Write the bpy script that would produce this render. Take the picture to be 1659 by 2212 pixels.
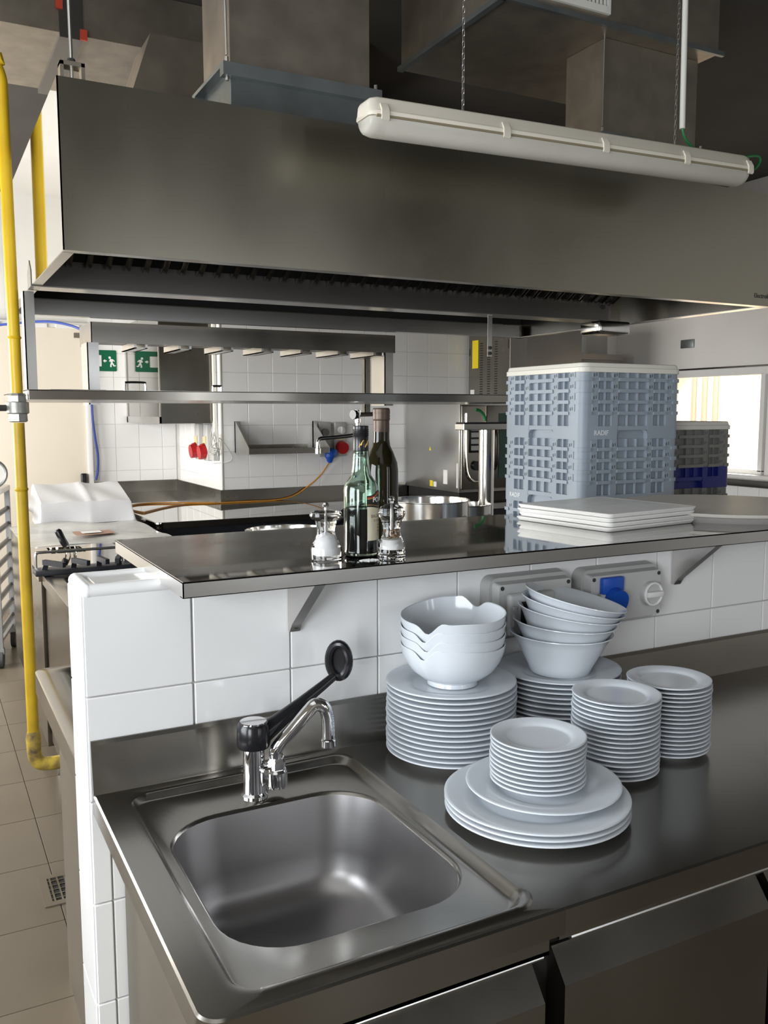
import bpy, bmesh, math, random
from mathutils import Vector, Matrix
random.seed(7)
PI = math.pi
for o in list(bpy.data.objects): bpy.data.objects.remove(o)
S = bpy.context.scene
C = S.collection

# ------------------------------------------------------------------ camera, world, lights, exposure
f_px, pitch, yaw, roll = 1909.68, 0.1107, 0.4845, -0.0010
cam_d = bpy.data.cameras.new('camera'); cam = bpy.data.objects.new('camera', cam_d); C.objects.link(cam)
cam_d.sensor_fit = 'VERTICAL'; cam_d.sensor_height = 36.0; cam_d.lens = f_px / 2212 * 36.0
cam_d.clip_start = 0.02; cam_d.clip_end = 100
Fv = Vector((math.sin(yaw)*math.cos(pitch), math.cos(yaw)*math.cos(pitch), -math.sin(pitch)))
Rv = Vector((math.cos(yaw), -math.sin(yaw), 0)); Uv = Rv.cross(Fv)
R2 = math.cos(roll)*Rv + math.sin(roll)*Uv; U2 = -math.sin(roll)*Rv + math.cos(roll)*Uv
M = Matrix((( R2.x, U2.x, -Fv.x, -0.2484), (R2.y, U2.y, -Fv.y, -1.6397), (R2.z, U2.z, -Fv.z, 1.5967), (0, 0, 0, 1)))
cam.matrix_world = M
S.camera = cam

W = bpy.data.worlds.new('daylight'); S.world = W; W.use_nodes = True
W.node_tree.nodes['Background'].inputs[0].default_value = (0.80, 0.90, 1.0, 1)
W.node_tree.nodes['Background'].inputs[1].default_value = 2.0

S.view_settings.view_transform = 'Standard'; S.view_settings.look = 'None'
S.view_settings.gamma = 1.0; S.view_settings.use_curve_mapping = False
S.view_settings.exposure = 0.15

# daylight entering through the window openings of the room
WIN_LEFT = [(-3.3, -1.9, 1.0, 2.3), (-1.0, 0.7, 1.0, 2.3), (2.7, 5.5, 1.0, 2.3)]     # y0,y1,z0,z1 in the left wall
WIN_FRONT = [(1.66, 1.84, 0.9, 2.6), (2.85, 3.0, 0.9, 2.6)]                          # x0,x1,z0,z1 in the wall behind the camera
POW_L = [70, 70, 160]
POW_F = [13, 9]
def window_light(name, loc, rot, sx, sy, power, col=(0.92, 0.96, 1.0)):
    l = bpy.data.lights.new(name, 'AREA'); l.shape = 'RECTANGLE'; l.size = sx; l.size_y = sy
    l.energy = power; l.color = col
    o = bpy.data.objects.new(name, l); C.objects.link(o); o.location = loc; o.rotation_euler = rot
    return o
XL, XR, YF, YB, ZC = -2.0, 5.45, -4.5, 6.2, 3.35
for k, (a, b, z0, z1) in enumerate(WIN_LEFT):
    window_light('window_daylight', (XL-0.02, (a+b)/2, (z0+z1)/2), (0, -PI/2, 0), z1-z0, b-a, POW_L[k], (1.0, 0.965, 0.91) if k == 2 else (0.92, 0.96, 1.0))
for k, (a, b, z0, z1) in enumerate(WIN_FRONT):
    window_light('window_daylight', ((a+b)/2, YF-0.02, (z0+z1)/2), (PI/2, 0, 0), b-a, z1-z0, POW_F[k])
# the dining room beyond the serving hatch has its own daylight
window_light('dining_daylight', (7.2, 3.4, 3.3), (0, 0, 0), 2.0, 2.4, 330, (1.0, 0.95, 0.84))

# ------------------------------------------------------------------ materials
MATS = {}
def mat(name, col, rough=0.5, metal=0.0, spec=0.5, var=0.0, vscale=8.0, stretch=None, rvar=0.0, bump=0.0, bscale=40.0,
        trans=0.0, ior=1.45, coat=0.0, aniso=0.0, emit=None, estr=0.0, alpha=1.0, col2=None, sss=0.0):
    m = bpy.data.materials.new(name); m.use_nodes = True; nt = m.node_tree; N = nt.nodes; L = nt.links
    p = N['Principled BSDF']
    p.inputs['Base Color'].default_value = (*col, 1); p.inputs['Roughness'].default_value = rough
    p.inputs['Metallic'].default_value = metal; p.inputs['Specular IOR Level'].default_value = spec
    p.inputs['Transmission Weight'].default_value = trans; p.inputs['IOR'].default_value = ior
    p.inputs['Coat Weight'].default_value = coat; p.inputs['Anisotropic'].default_value = aniso
    p.inputs['Alpha'].default_value = alpha
    if emit: p.inputs['Emission Color'].default_value = (*emit, 1); p.inputs['Emission Strength'].default_value = estr
    tc = N.new('ShaderNodeTexCoord'); mp = N.new('ShaderNodeMapping'); L.new(tc.outputs['Object'], mp.inputs['Vector'])
    if stretch: mp.inputs['Scale'].default_value = stretch
    nz = N.new('ShaderNodeTexNoise'); nz.inputs['Scale'].default_value = vscale; nz.inputs['Detail'].default_value = 5
    L.new(mp.outputs['Vector'], nz.inputs['Vector'])
    if var > 0 or col2:
        r = N.new('ShaderNodeValToRGB'); r.color_ramp.elements[0].position = 0.32; r.color_ramp.elements[1].position = 0.68
        c2 = col2 if col2 else tuple(max(0, c*(1-var)) for c in col)
        r.color_ramp.elements[0].color = (*c2, 1); r.color_ramp.elements[1].color = (*col, 1)
        L.new(nz.outputs['Fac'], r.inputs['Fac']); L.new(r.outputs['Color'], p.inputs['Base Color'])
    if rvar > 0:
        mr = N.new('ShaderNodeMapRange'); mr.inputs['From Min'].default_value = 0.3; mr.inputs['From Max'].default_value = 0.7
        mr.inputs['To Min'].default_value = max(0.02, rough-rvar); mr.inputs['To Max'].default_value = rough+rvar
        L.new(nz.outputs['Fac'], mr.inputs['Value']); L.new(mr.outputs['Result'], p.inputs['Roughness'])
    if bump > 0:
        n2 = N.new('ShaderNodeTexNoise'); n2.inputs['Scale'].default_value = bscale; n2.inputs['Detail'].default_value = 3
        L.new(mp.outputs['Vector'], n2.inputs['Vector'])
        b = N.new('ShaderNodeBump'); b.inputs['Strength'].default_value = bump; b.inputs['Distance'].default_value = 0.01
        L.new(n2.outputs['Fac'], b.inputs['Height']); L.new(b.outputs['Normal'], p.inputs['Normal'])
    MATS[name] = m
    return m
mat('steel_satin', (0.30, 0.265, 0.215), 0.50, 1, var=0.12, vscale=3.0)
mat('steel', (0.335, 0.315, 0.283), 0.24, 1, var=0.12, vscale=3.0, rvar=0.05)
mat('steel_hood', (0.385, 0.362, 0.298), 0.30, 1, var=0.10, vscale=2.0, stretch=(1, 1, 0.5), rvar=0.05)
mat('steel_basin', (0.40, 0.39, 0.39), 0.36, 1, var=0.08, vscale=4.0, rvar=0.04)
mat('steel_mirror', (0.46, 0.445, 0.42), 0.035, 1, var=0.06, vscale=3.0)
mat('steel_dark', (0.22, 0.21, 0.20), 0.38, 1, var=0.15, vscale=3.0)
mat('steel_light', (0.66, 0.65, 0.63), 0.28, 1, var=0.08, vscale=4.0)
mat('galvanised', (0.40, 0.352, 0.29), 0.42, 0.85, var=0.25, vscale=9.0, bump=0.05, bscale=20)
mat('galvanised_blue', (0.30, 0.33, 0.33), 0.42, 0.85, var=0.25, vscale=7.0)
mat('chrome', (0.82, 0.82, 0.83), 0.06, 1)
mat('pot_steel', (0.70, 0.69, 0.67), 0.16, 1, var=0.06, vscale=5)
mat('tile_white', (0.91, 0.91, 0.905), 0.10, var=0.02, vscale=3)
mat('grout', (0.50, 0.49, 0.47), 0.85, var=0.2, vscale=12)
mat('grout_light', (0.66, 0.65, 0.63), 0.85, var=0.15, vscale=12)
mat('porcelain', (0.665, 0.70, 0.74), 0.13, var=0.015, vscale=6)
mat('melamine', (0.91, 0.905, 0.88), 0.22, var=0.02, vscale=6)
mat('melamine_worn', (0.90, 0.89, 0.86), 0.28, var=0.10, vscale=16)
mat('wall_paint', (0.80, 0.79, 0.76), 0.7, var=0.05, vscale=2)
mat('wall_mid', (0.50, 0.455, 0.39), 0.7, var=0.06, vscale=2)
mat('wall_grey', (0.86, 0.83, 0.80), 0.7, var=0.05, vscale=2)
mat('wall_beige', (0.80, 0.73, 0.62), 0.6, var=0.05, vscale=1.5)
mat('ceiling_shade', (0.07, 0.063, 0.055), 0.8, var=0.25, vscale=1.5)
mat('floor_tile', (0.165, 0.135, 0.098), 0.34, var=0.14, vscale=2.5, rvar=0.06, bump=0.02, bscale=30)
mat('floor_grout', (0.16, 0.14, 0.12), 0.9)
mat('black_plastic', (0.012, 0.012, 0.014), 0.22)
mat('black_iron', (0.02, 0.022, 0.03), 0.45, var=0.3, vscale=20)
mat('black_matte', (0.015, 0.014, 0.013), 0.7)
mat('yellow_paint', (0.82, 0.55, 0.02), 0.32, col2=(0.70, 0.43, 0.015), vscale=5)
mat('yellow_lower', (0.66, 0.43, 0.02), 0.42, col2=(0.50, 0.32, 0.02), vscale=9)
mat('yellow_worn', (0.62, 0.45, 0.06), 0.55, col2=(0.12, 0.08, 0.05), vscale=22)
mat('valve_metal', (0.42, 0.42, 0.38), 0.40, 0.6, var=0.25, vscale=30)
mat('lamp_housing', (0.84, 0.78, 0.66), 0.45, var=0.05, vscale=5)
mat('lamp_gasket', (0.30, 0.25, 0.16), 0.7)
mat('lamp_diffuser', (0.88, 0.84, 0.75), 0.20, trans=0.35, ior=1.3, var=0.06, vscale=8)
mat('lamp_reflector', (0.85, 0.84, 0.80), 0.4)
mat('conduit_white', (0.78, 0.76, 0.70), 0.4)
mat('cable_green', (0.02, 0.20, 0.055), 0.4)
mat('cable_blue', (0.014, 0.045, 0.26), 0.4)
mat('cable_orange', (0.55, 0.24, 0.03), 0.5)
mat('cable_grey', (0.55, 0.55, 0.53), 0.5)
mat('crate_grey', (0.31, 0.36, 0.415), 0.42, var=0.05, vscale=5)
mat('crate_shadow', (0.10, 0.12, 0.14), 0.6)
mat('crate_grey_shaded', (0.22, 0.22, 0.20), 0.45, var=0.06, vscale=5)  # darker copy of the crate grey, shade of the farther stack in its colour
mat('crate_blue', (0.012, 0.02, 0.20), 0.4)
mat('crate_lid', (0.80, 0.77, 0.69), 0.4, var=0.03, vscale=4)
mat('crate_print', (0.72, 0.75, 0.78), 0.5)
mat('socket_grey', (0.46, 0.46, 0.45), 0.38, var=0.04, vscale=6)
mat('socket_light', (0.55, 0.55, 0.54), 0.36)
mat('socket_blue', (0.012, 0.09, 0.50), 0.35)
mat('socket_red', (0.50, 0.012, 0.016), 0.35)
mat('socket_yellow', (0.72, 0.64, 0.36), 0.5)
mat('screw_dark', (0.06, 0.06, 0.06), 0.5, 0.5)
mat('acrylic', (0.97, 0.975, 0.98), 0.03, trans=1.0, ior=1.47)
mat('salt', (0.92, 0.92, 0.92), 0.8, var=0.05, vscale=60)
mat('peppercorn', (0.42, 0.27, 0.15), 0.6, var=0.6, vscale=8)
mat('glass_green', (0.72, 0.90, 0.80), 0.02, trans=1.0, ior=1.45)
mat('glass_olive', (0.012, 0.010, 0.003), 0.03, trans=0.10, ior=1.45)
mat('vinegar', (0.010, 0.008, 0.010), 0.10)
mat('oil_dark', (0.030, 0.024, 0.008), 0.10)
mat('cap_black', (0.012, 0.012, 0.014), 0.25)
mat('cap_brown', (0.09, 0.062, 0.046), 0.38, 0.4)
mat('label_cream', (0.74, 0.69, 0.52), 0.6, var=0.06, vscale=20)
mat('label_black', (0.015, 0.012, 0.010), 0.5)
mat('print_gold', (0.62, 0.40, 0.10), 0.4, 0.4)
mat('print_white', (0.88, 0.88, 0.86), 0.5)
mat('print_brown', (0.20, 0.09, 0.05), 0.6)
mat('print_red', (0.45, 0.05, 0.02), 0.5)
mat('sticker_yellow', (0.85, 0.66, 0.02), 0.5)
mat('sticker_white', (0.82, 0.82, 0.80), 0.5)
mat('sign_green', (0.0, 0.13, 0.06), 0.4)
mat('cloth_white', (0.84, 0.84, 0.86), 0.85, var=0.04, vscale=4, bump=0.1, bscale=10)
mat('plastic_film', (0.62, 0.62, 0.59), 0.22, var=0.35, vscale=5, bump=0.25, bscale=9)
mat('print_pink', (0.42, 0.25, 0.17), 0.5)
mat('board_grey', (0.56, 0.53, 0.48), 0.4, var=0.08, vscale=3)
mat('board_side', (0.46, 0.44, 0.42), 0.45)
mat('dining_cream', (0.90, 0.84, 0.70), 0.7)
mat('dining_brown', (0.50, 0.36, 0.28), 0.7)
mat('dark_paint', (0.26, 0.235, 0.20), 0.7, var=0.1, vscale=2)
mat('dining_floor', (0.62, 0.42, 0.20), 0.5)
mat('frame_white', (0.82, 0.81, 0.79), 0.45)
mat('paint_white', (0.80, 0.80, 0.79), 0.5)
mat('oven_glass', (0.02, 0.06, 0.05), 0.08)
mat('red_tape', (0.50, 0.06, 0.03), 0.5)
mat('hood_print', (0.045, 0.04, 0.035), 0.6)
mat('trolley_metal', (0.40, 0.40, 0.40), 0.4, 0.8, var=0.1)
mat('rubber', (0.06, 0.06, 0.062), 0.6)
mat('rust', (0.20, 0.13, 0.07), 0.7, var=0.5, vscale=25)

# ------------------------------------------------------------------ mesh helpers
def B(): return bmesh.new()
def box(bm, x0, y0, z0, x1, y1, z1, bev=0.0, seg=2):
    vs = [bm.verts.new(p) for p in ((x0,y0,z0),(x1,y0,z0),(x1,y1,z0),(x0,y1,z0),(x0,y0,z1),(x1,y0,z1),(x1,y1,z1),(x0,y1,z1))]
    fs = [bm.faces.new([vs[i] for i in q]) for q in ((0,3,2,1),(4,5,6,7),(0,1,5,4),(1,2,6,5),(2,3,7,6),(3,0,4,7))]
    if bev > 0:
        es = list({e for f in fs for e in f.edges})
        bmesh.ops.bevel(bm, geom=es, offset=bev, segments=seg, profile=0.5, affect='EDGES', clamp_overlap=True)
    return bm
def ring(bm, pts): return [bm.verts.new(p) for p in pts]
def bridge(bm, a, b, closed=True):
    n = len(a)
    for i in range(n if closed else n-1):
        j = (i+1) % n
        try: bm.faces.new((a[i], a[j], b[j], b[i]))
        except ValueError: pass
def cap(bm, r, flip=False):
    try: bm.faces.new(list(reversed(r)) if flip else r)
    except ValueError: pass
def lathe(bm, prof, c=(0,0,0), seg=40, arc=None):
    """profile of (r,z); r==0 collapses to a point"""
    rings = []
    for r, z in prof:
        if r <= 1e-6: rings.append([bm.verts.new((c[0], c[1], c[2]+z))])
        else: rings.append([bm.verts.new((c[0]+r*math.cos(2*PI*k/seg), c[1]+r*math.sin(2*PI*k/seg), c[2]+z)) for k in range(seg)])
    for a, b in zip(rings, rings[1:]):
        if len(a) == 1 and len(b) == 1: continue
        if len(a) == 1:
            for i in range(seg): bm.faces.new((a[0], b[(i+1) % seg], b[i]))
        elif len(b) == 1:
            for i in range(seg): bm.faces.new((a[i], a[(i+1) % seg], b[0]))
        else: bridge(bm, a, b)
    if len(rings[0]) > 1 and rings[0][0] is not rings[-1][0]: cap(bm, rings[0], True)
    if len(rings[-1]) > 1: cap(bm, rings[-1])
    return bm
def tube(bm, pts, r, seg=10, closed=False, caps=True, sq=None):
    """tube along points; r may be a list; sq=(w,h) gives a rectangular section"""
    P = [Vector(p) for p in pts]; n = len(P)
    rs = r if isinstance(r, (list, tuple)) else [r]*n
    T = []
    for i in range(n):
        if closed: t = P[(i+1) % n]-P[i-1]
        else: t = P[min(i+1, n-1)]-P[max(i-1, 0)]
        T.append(t.normalized())
    up = Vector((0,0,1)) if abs(T[0].z) < 0.9 else Vector((1,0,0))
    u = T[0].cross(up).normalized(); rings = []
    for i in range(n):
        if i > 0:
            u = (u - T[i]*u.dot(T[i]))
            u = u.normalized() if u.length > 1e-6 else T[i].orthogonal().normalized()
        v = T[i].cross(u)
        if sq: offs = [(-sq[0]/2,-sq[1]/2),(sq[0]/2,-sq[1]/2),(sq[0]/2,sq[1]/2),(-sq[0]/2,sq[1]/2)]
        else: offs = [(rs[i]*math.cos(2*PI*k/seg), rs[i]*math.sin(2*PI*k/seg)) for k in range(seg)]
        rings.append([bm.verts.new(P[i]+u*a+v*b) for a, b in offs])
    for a, b in zip(rings, rings[1:]): bridge(bm, a, b)
    if closed: bridge(bm, rings[-1], rings[0])
    elif caps: cap(bm, rings[0], True); cap(bm, rings[-1])
    return bm
def cyl(bm, a, b, r, seg=16): return tube(bm, [a, b], r, seg)
def arc(c, r, a0, a1, n, plane='xz'):
    out = []
    for k in range(n+1):
        t = a0+(a1-a0)*k/n; q = (r*math.cos(t), r*math.sin(t))
        out.append({'xz': (c[0]+q[0], c[1], c[2]+q[1]), 'xy': (c[0]+q[0], c[1]+q[1], c[2]), 'yz': (c[0], c[1]+q[0], c[2]+q[1])}[plane])
    return out
def smooth_path(pts, n=8):
    P = [Vector(p) for p in pts]; out = []
    for i in range(len(P)-1):
        p0 = P[max(i-1,0)]; p1 = P[i]; p2 = P[i+1]; p3 = P[min(i+2,len(P)-1)]
        for k in range(n):
            t = k/n
            out.append(0.5*((2*p1)+(-p0+p2)*t+(2*p0-5*p1+4*p2-p3)*t*t+(-p0+3*p1-3*p2+p3)*t**3))
    out.append(P[-1]); return out
def prism(bm, poly, axis, a, b, bev=0.0):
    """poly of 2-D points extruded along an axis ('x': (y,z), 'y': (x,z), 'z': (x,y))"""
    def mk(p, t): return {'x': (t, p[0], p[1]), 'y': (p[0], t, p[1]), 'z': (p[0], p[1], t)}[axis]
    r0 = ring(bm, [mk(p, a) for p in poly]); r1 = ring(bm, [mk(p, b) for p in poly])
    bridge(bm, r0, r1); cap(bm, r0, True); cap(bm, r1)
    return bm
def rrect(x0, y0, x1, y1, r, n=6, z=None):
    rr = r if isinstance(r, (list, tuple)) else [r]*4     # order: (x0,y0),(x1,y0),(x1,y1),(x0,y1)
    cs = [(x0, y0, PI), (x1, y0, 1.5*PI), (x1, y1, 0), (x0, y1, 0.5*PI)]; out = []
    for (cx, cy, a0), q in zip(cs, rr):
        q = max(q, 1e-4); sx = 1 if cx == x0 else -1; sy = 1 if cy == y0 else -1
        for k in range(n+1):
            a = a0+0.5*PI*k/n; p = (cx+sx*q+q*math.cos(a), cy+sy*q+q*math.sin(a))
            out.append((p[0], p[1]) if z is None else (p[0], p[1], z))
    return out
def loft(bm, loops, cap0=True, cap1=True):
    rs = [ring(bm, l) for l in loops]
    for a, b in zip(rs, rs[1:]): bridge(bm, a, b)
    if cap0: cap(bm, rs[0], True)
    if cap1: cap(bm, rs[-1])
    return bm
def world_loc(o):
    v = Vector((0,0,0))
    while o is not None: v += o.location; o = o.parent
    return v
def finish(bm, name, m, smooth=True, ang=32):
    bmesh.ops.recalc_face_normals(bm, faces=bm.faces)
    me = bpy.data.meshes.new(name); bm.to_mesh(me); bm.free()
    me.materials.append(MATS[m])
    if smooth:
        me.shade_smooth(); me.set_sharp_from_angle(angle=math.radians(ang))
    return me
def part(name, bm, m, parent, local=False, smooth=True, ang=32, label=None):
    if not local: bmesh.ops.translate(bm, verts=bm.verts, vec=-world_loc(parent))
    o = bpy.data.objects.new(name, finish(bm, name, m, smooth, ang)); C.objects.link(o); o.parent = parent
    if label: o['label'] = label
    return o
def tag(o, label, cat, group=None):
    o['label'] = label; o['category'] = cat
    if group: o['group'] = group
    return o
def thing(name, label, cat, loc=(0,0,0), rot=(0,0,0), group=None):
    o = bpy.data.objects.new(name, None); C.objects.link(o); o.location = loc; o.rotation_euler = rot
    o.empty_display_size = 0.05
    return tag(o, label, cat, group)
def single(name, bm, m, label, cat, group=None, smooth=True, ang=32):
    xs = [v.co for v in bm.verts]
    org = Vector(((min(v.x for v in xs)+max(v.x for v in xs))/2, (min(v.y for v in xs)+max(v.y for v in xs))/2, min(v.z for v in xs)))
    bmesh.ops.translate(bm, verts=bm.verts, vec=-org)
    o = bpy.data.objects.new(name, finish(bm, name, m, smooth, ang)); C.objects.link(o); o.location = org
    return tag(o, label, cat, group)
def struct(name, bm, m, smooth=False):
    o = bpy.data.objects.new(name, finish(bm, name, m, smooth)); C.objects.link(o); o['kind'] = 'structure'
    return o
def copy_tree(o, parent=None):
    c = o.copy(); C.objects.link(c); c.parent = parent
    for ch in list(o.children): copy_tree(ch, c)
    return c
def text_bm(txt, size, mtx, thick=0.0004, bold=0.0, spacing=1.0):
    cu = bpy.data.curves.new('lettering', 'FONT'); cu.body = txt; cu.size = size; cu.extrude = thick; cu.offset = bold
    cu.space_character = spacing; cu.resolution_u = 3
    t = bpy.data.objects.new('lettering', cu); C.objects.link(t)
    dg = bpy.context.evaluated_depsgraph_get(); me = bpy.data.meshes.new_from_object(t.evaluated_get(dg))
    bm = bmesh.new(); bm.from_mesh(me); bm.transform(mtx)
    bpy.data.objects.remove(t); bpy.data.curves.remove(cu); bpy.data.meshes.remove(me)
    return bm
def frame_m(o, ex, ey):
    ex = Vector(ex).normalized(); ey = Vector(ey).normalized(); ez = ex.cross(ey)
    return Matrix(((ex.x, ey.x, ez.x, o[0]), (ex.y, ey.y, ez.y, o[1]), (ex.z, ey.z, ez.z, o[2]), (0,0,0,1)))
MX = lambda o: frame_m(o, (1,0,0), (0,0,1))        # lettering on a surface that faces the camera side (-y)
MXL = lambda o: frame_m(o, (0,-1,0), (0,0,1))      # lettering on a surface that faces -x
def pieces(name, me, locs, parent, scale=None):
    for l in locs:
        o = bpy.data.objects.new(name, me); C.objects.link(o); o.parent = parent; o.location = l
ORD = ['topmost', 'second from the top', 'third from the top', 'fourth from the top', 'fifth from the top', 'sixth from the top',
       'seventh from the top', 'eighth from the top', 'ninth from the top', 'tenth from the top', 'eleventh from the top',
       'twelfth from the top', 'thirteenth from the top', 'fourteenth from the top', 'fifteenth from the top', 'sixteenth from the top', 'bottommost']
# ------------------------------------------------------------------ setting
def tile_mesh(name, sx, sy, sz, m, bev=0.0012):
    bm = B(); box(bm, 0, 0, 0, sx, sy, sz, bev, 1); return finish(bm, name, m, False)

# floor: slab with tiles laid on it
bm = B(); box(bm, XL-0.1, YF-0.1, -0.12, 9.2, YB+0.1, -0.004)
floor = struct('floor', bm, 'floor_grout')
TS = 0.40; g = 0.003
ft = tile_mesh('floor_tile', TS-g, TS-g, 0.006, 'floor_tile', 0.001)
near = []; far = []
i0 = int((XL-0.09)/TS)-1; i1 = int((XR-0.09)/TS)+1; j0 = int((YF-2.38)/TS)-1; j1 = int((YB-2.38)/TS)+1
for i in range(i0, i1):
    for j in range(j0, j1):
        x = 0.09+i*TS; y = 2.38+j*TS
        if x < XL-0.05 or x+TS > XR+0.3 or y < YF-0.05 or y+TS > YB+0.3: continue
        (near if (-1.2 < x < 0.6 and -0.5 < y < 6.0) else far).append((x, y, -0.006))
pieces('floor_tile', ft, near, floor)
bm = B()
for x, y, z in far: box(bm, x, y, z, x+TS-g, y+TS-g, z+0.006)
o = part('floor_tiles_rest', bm, 'floor_tile', floor, smooth=False); o['kind'] = 'stuff'

bm = B(); box(bm, 0.0, YF-0.2, ZC, XR+0.2, YB+0.2, ZC+0.1); ceiling = struct('ceiling', bm, 'ceiling_shade')  # shade over the hood is put into this part's dark colour
bm = B(); box(bm, XL-0.2, YF-0.2, ZC, 0.0, YB+0.2, ZC+0.1); struct('ceiling_aisle', bm, 'wall_paint')  # same ceiling kept pale on the left, for its brighter side

def wall_with_holes(bm, axis, pos0, pos1, lo, hi, z1, holes):
    """wall slab normal to an axis with rectangular openings (a,b,z0,z1)"""
    def bb(a, b, za, zb):
        if b-a < 1e-4 or zb-za < 1e-4: return
        if axis == 'x': box(bm, pos0, a, za, pos1, b, zb)
        else: box(bm, a, pos0, za, b, pos1, zb)
    hs = sorted(holes); cur = lo
    for a, b, za, zb in hs:
        bb(cur, a, 0, z1); bb(a, b, 0, za); bb(a, b, zb, z1); cur = b
    bb(cur, hi, 0, z1)
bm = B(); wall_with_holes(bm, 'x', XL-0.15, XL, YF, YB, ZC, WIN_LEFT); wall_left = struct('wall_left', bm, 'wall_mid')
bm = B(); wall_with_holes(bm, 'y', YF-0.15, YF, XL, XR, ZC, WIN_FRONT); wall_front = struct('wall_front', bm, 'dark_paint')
n = 0
for a, b, z0, z1 in WIN_LEFT:
    n += 1; bm = B(); t = 0.06
    for q in ((a, a+t, z0, z1), (b-t, b, z0, z1), (a, b, z0, z0+t), (a, b, z1-t, z1), ((a+b)/2-t/2, (a+b)/2+t/2, z0, z1)):
        box(bm, XL-0.10, q[0], q[2], XL-0.04, q[1], q[3])
    struct('window_%d' % n, bm, 'frame_white')
for a, b, z0, z1 in WIN_FRONT:
    n += 1; bm = B(); t = 0.04
    for q in ((a, a+t, z0, z1), (b-t, b, z0, z1), (a, b, z0, z0+t), (a, b, z1-t, z1)):
        box(bm, q[0], YF-0.10, q[2], q[1], YF-0.04, q[3])
    struct('window_%d' % n, bm, 'frame_white')

# far walls: wall A (parallel to the pass), the return beside it and the recessed corner
YA = 4.9; XS = 1.8
bm = B(); box(bm, XS, YA, 0, XR+0.15, YA+0.15, ZC); wall_back = struct('wall_back', bm, 'wall_paint')
bm = B(); box(bm, XS, YA+0.15, 0, XS+0.15, YB, ZC); wall_return = struct('wall_return', bm, 'wall_paint')
bm = B(); box(bm, XL, YB, 0, XS+0.15, YB+0.15, ZC); wall_rear = struct('wall_rear', bm, 'wall_paint')
gt = 0.003
tb = tile_mesh('wall_tile', 0.2-gt, 0.006, 0.2-gt, 'tile_white')
locs = [(XS+0.014+0.2*i, YA-0.006, 1.111+0.2*k) for i in range(18) for k in range(7)]
pieces('wall_tile', tb, locs, wall_back)
bm = B(); box(bm, XS, YA-0.003, 0.9, XR, YA, 2.52); part('grout_bed', bm, 'grout_light', wall_back, smooth=False)
tb0 = tile_mesh('wall_tile_cut', 0.2-gt, 0.006, 0.09, 'tile_white')
pieces('wall_tile', tb0, [(XS+0.014+0.2*i, YA-0.006, 1.018) for i in range(18)], wall_back)
tl = tile_mesh('wall_tile_side', 0.006, 0.2-gt, 0.2-gt, 'tile_white')
pieces('wall_tile', tl, [(XS-0.006, YA+0.0+0.2*i, 1.111-0.2+0.2*k) for i in range(6) for k in range(8)], wall_return)
bm = B(); box(bm, XS-0.003, YA-0.003, 0.9, XS, YB, 2.52); part('grout_bed', bm, 'grout_light', wall_return, smooth=False)
bm = B(); box(bm, XS-0.008, YA-0.010, 1.02, XS+0.006, YA+0.004, 2.52, 0.003); part('corner_bead', bm, 'conduit_white', wall_return)
pieces('wall_tile', tb, [(1.066+0.2*i, YB-0.006, 0.911+0.2*k) for i in range(3) for k in range(8)], wall_rear)
tb2 = tile_mesh('wall_tile_narrow', 0.12, 0.006, 0.2-gt, 'tile_white')
pieces('wall_tile', tb2, [(1.666, YB-0.006, 0.911+0.2*k) for k in range(8)], wall_rear)
# beige painted partition at the left of the rear wall, with its top ledge
bm = B(); box(bm, XL, YB-0.05, 0, 1.045, YB, 2.30); wall_panel = struct('wall_partition', bm, 'wall_beige')
bm = B(); box(bm, 1.020, YB-0.07, 0, 1.062, YB-0.002, 2.30, 0.004); part('edge_strip', bm, 'frame_white', wall_panel)
bm = B(); box(bm, XL, YB-0.10, 2.30, 1.10, YB, 2.345, 0.008)
for x in (0.2, 0.55, 0.8): box(bm, x, YB-0.115, 2.292, x+0.18, YB-0.10, 2.325)
part('ledge', bm, 'frame_white', wall_panel)

# right wall with the serving hatch
HA, HB, HZ0, HZ1 = 2.99, 3.86, 1.15, 1.90
bm = B(); wall_with_holes(bm, 'x', XR, XR+0.15, YF, YA, ZC, [(HA, HB, HZ0, HZ1)]); wall_right = struct('wall_right', bm, 'wall_grey')
tr = tile_mesh('wall_tile_right', 0.006, 0.2-gt, 0.2-gt, 'tile_white')
pieces('wall_tile', tr, [(XR-0.006, 1.0+0.2*i, 0.46+0.2*k) for i in range(18) for k in range(3)], wall_right)
bm = B(); box(bm, XR-0.003, 1.0, 0.0, XR, 4.6, 1.06); part('grout_bed', bm, 'grout_light', wall_right, smooth=False)
bm = B(); box(bm, 5.34, 4.62, 0, XR, YA, ZC, 0.004); struct('wall_column', bm, 'wall_grey')
bm = B()
for q in ((HA-0.02, HA+0.02, HZ0, HZ1), (HB-0.02, HB+0.02, HZ0, HZ1), (HA-0.02, HB+0.02, HZ0-0.02, HZ0+0.015), (HA-0.06, HB+0.06, HZ1-0.01, HZ1+0.05)):
    box(bm, XR-0.03, q[0], q[2], XR+0.02, q[1], q[3], 0.004)
w = struct('window_%d' % (n+1), bm, 'frame_white')
bm = B(); box(bm, XR-0.12, HA-0.35, 1.10, XR-0.008, HB+0.1, 1.13, 0.004); part('sill', bm, 'frame_white', w)
bm = B(); box(bm, XR-0.012, HA-0.10, 1.90, XR-0.004, HB+0.05, 1.965); part('shutter_rail', bm, 'steel', w)
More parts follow.
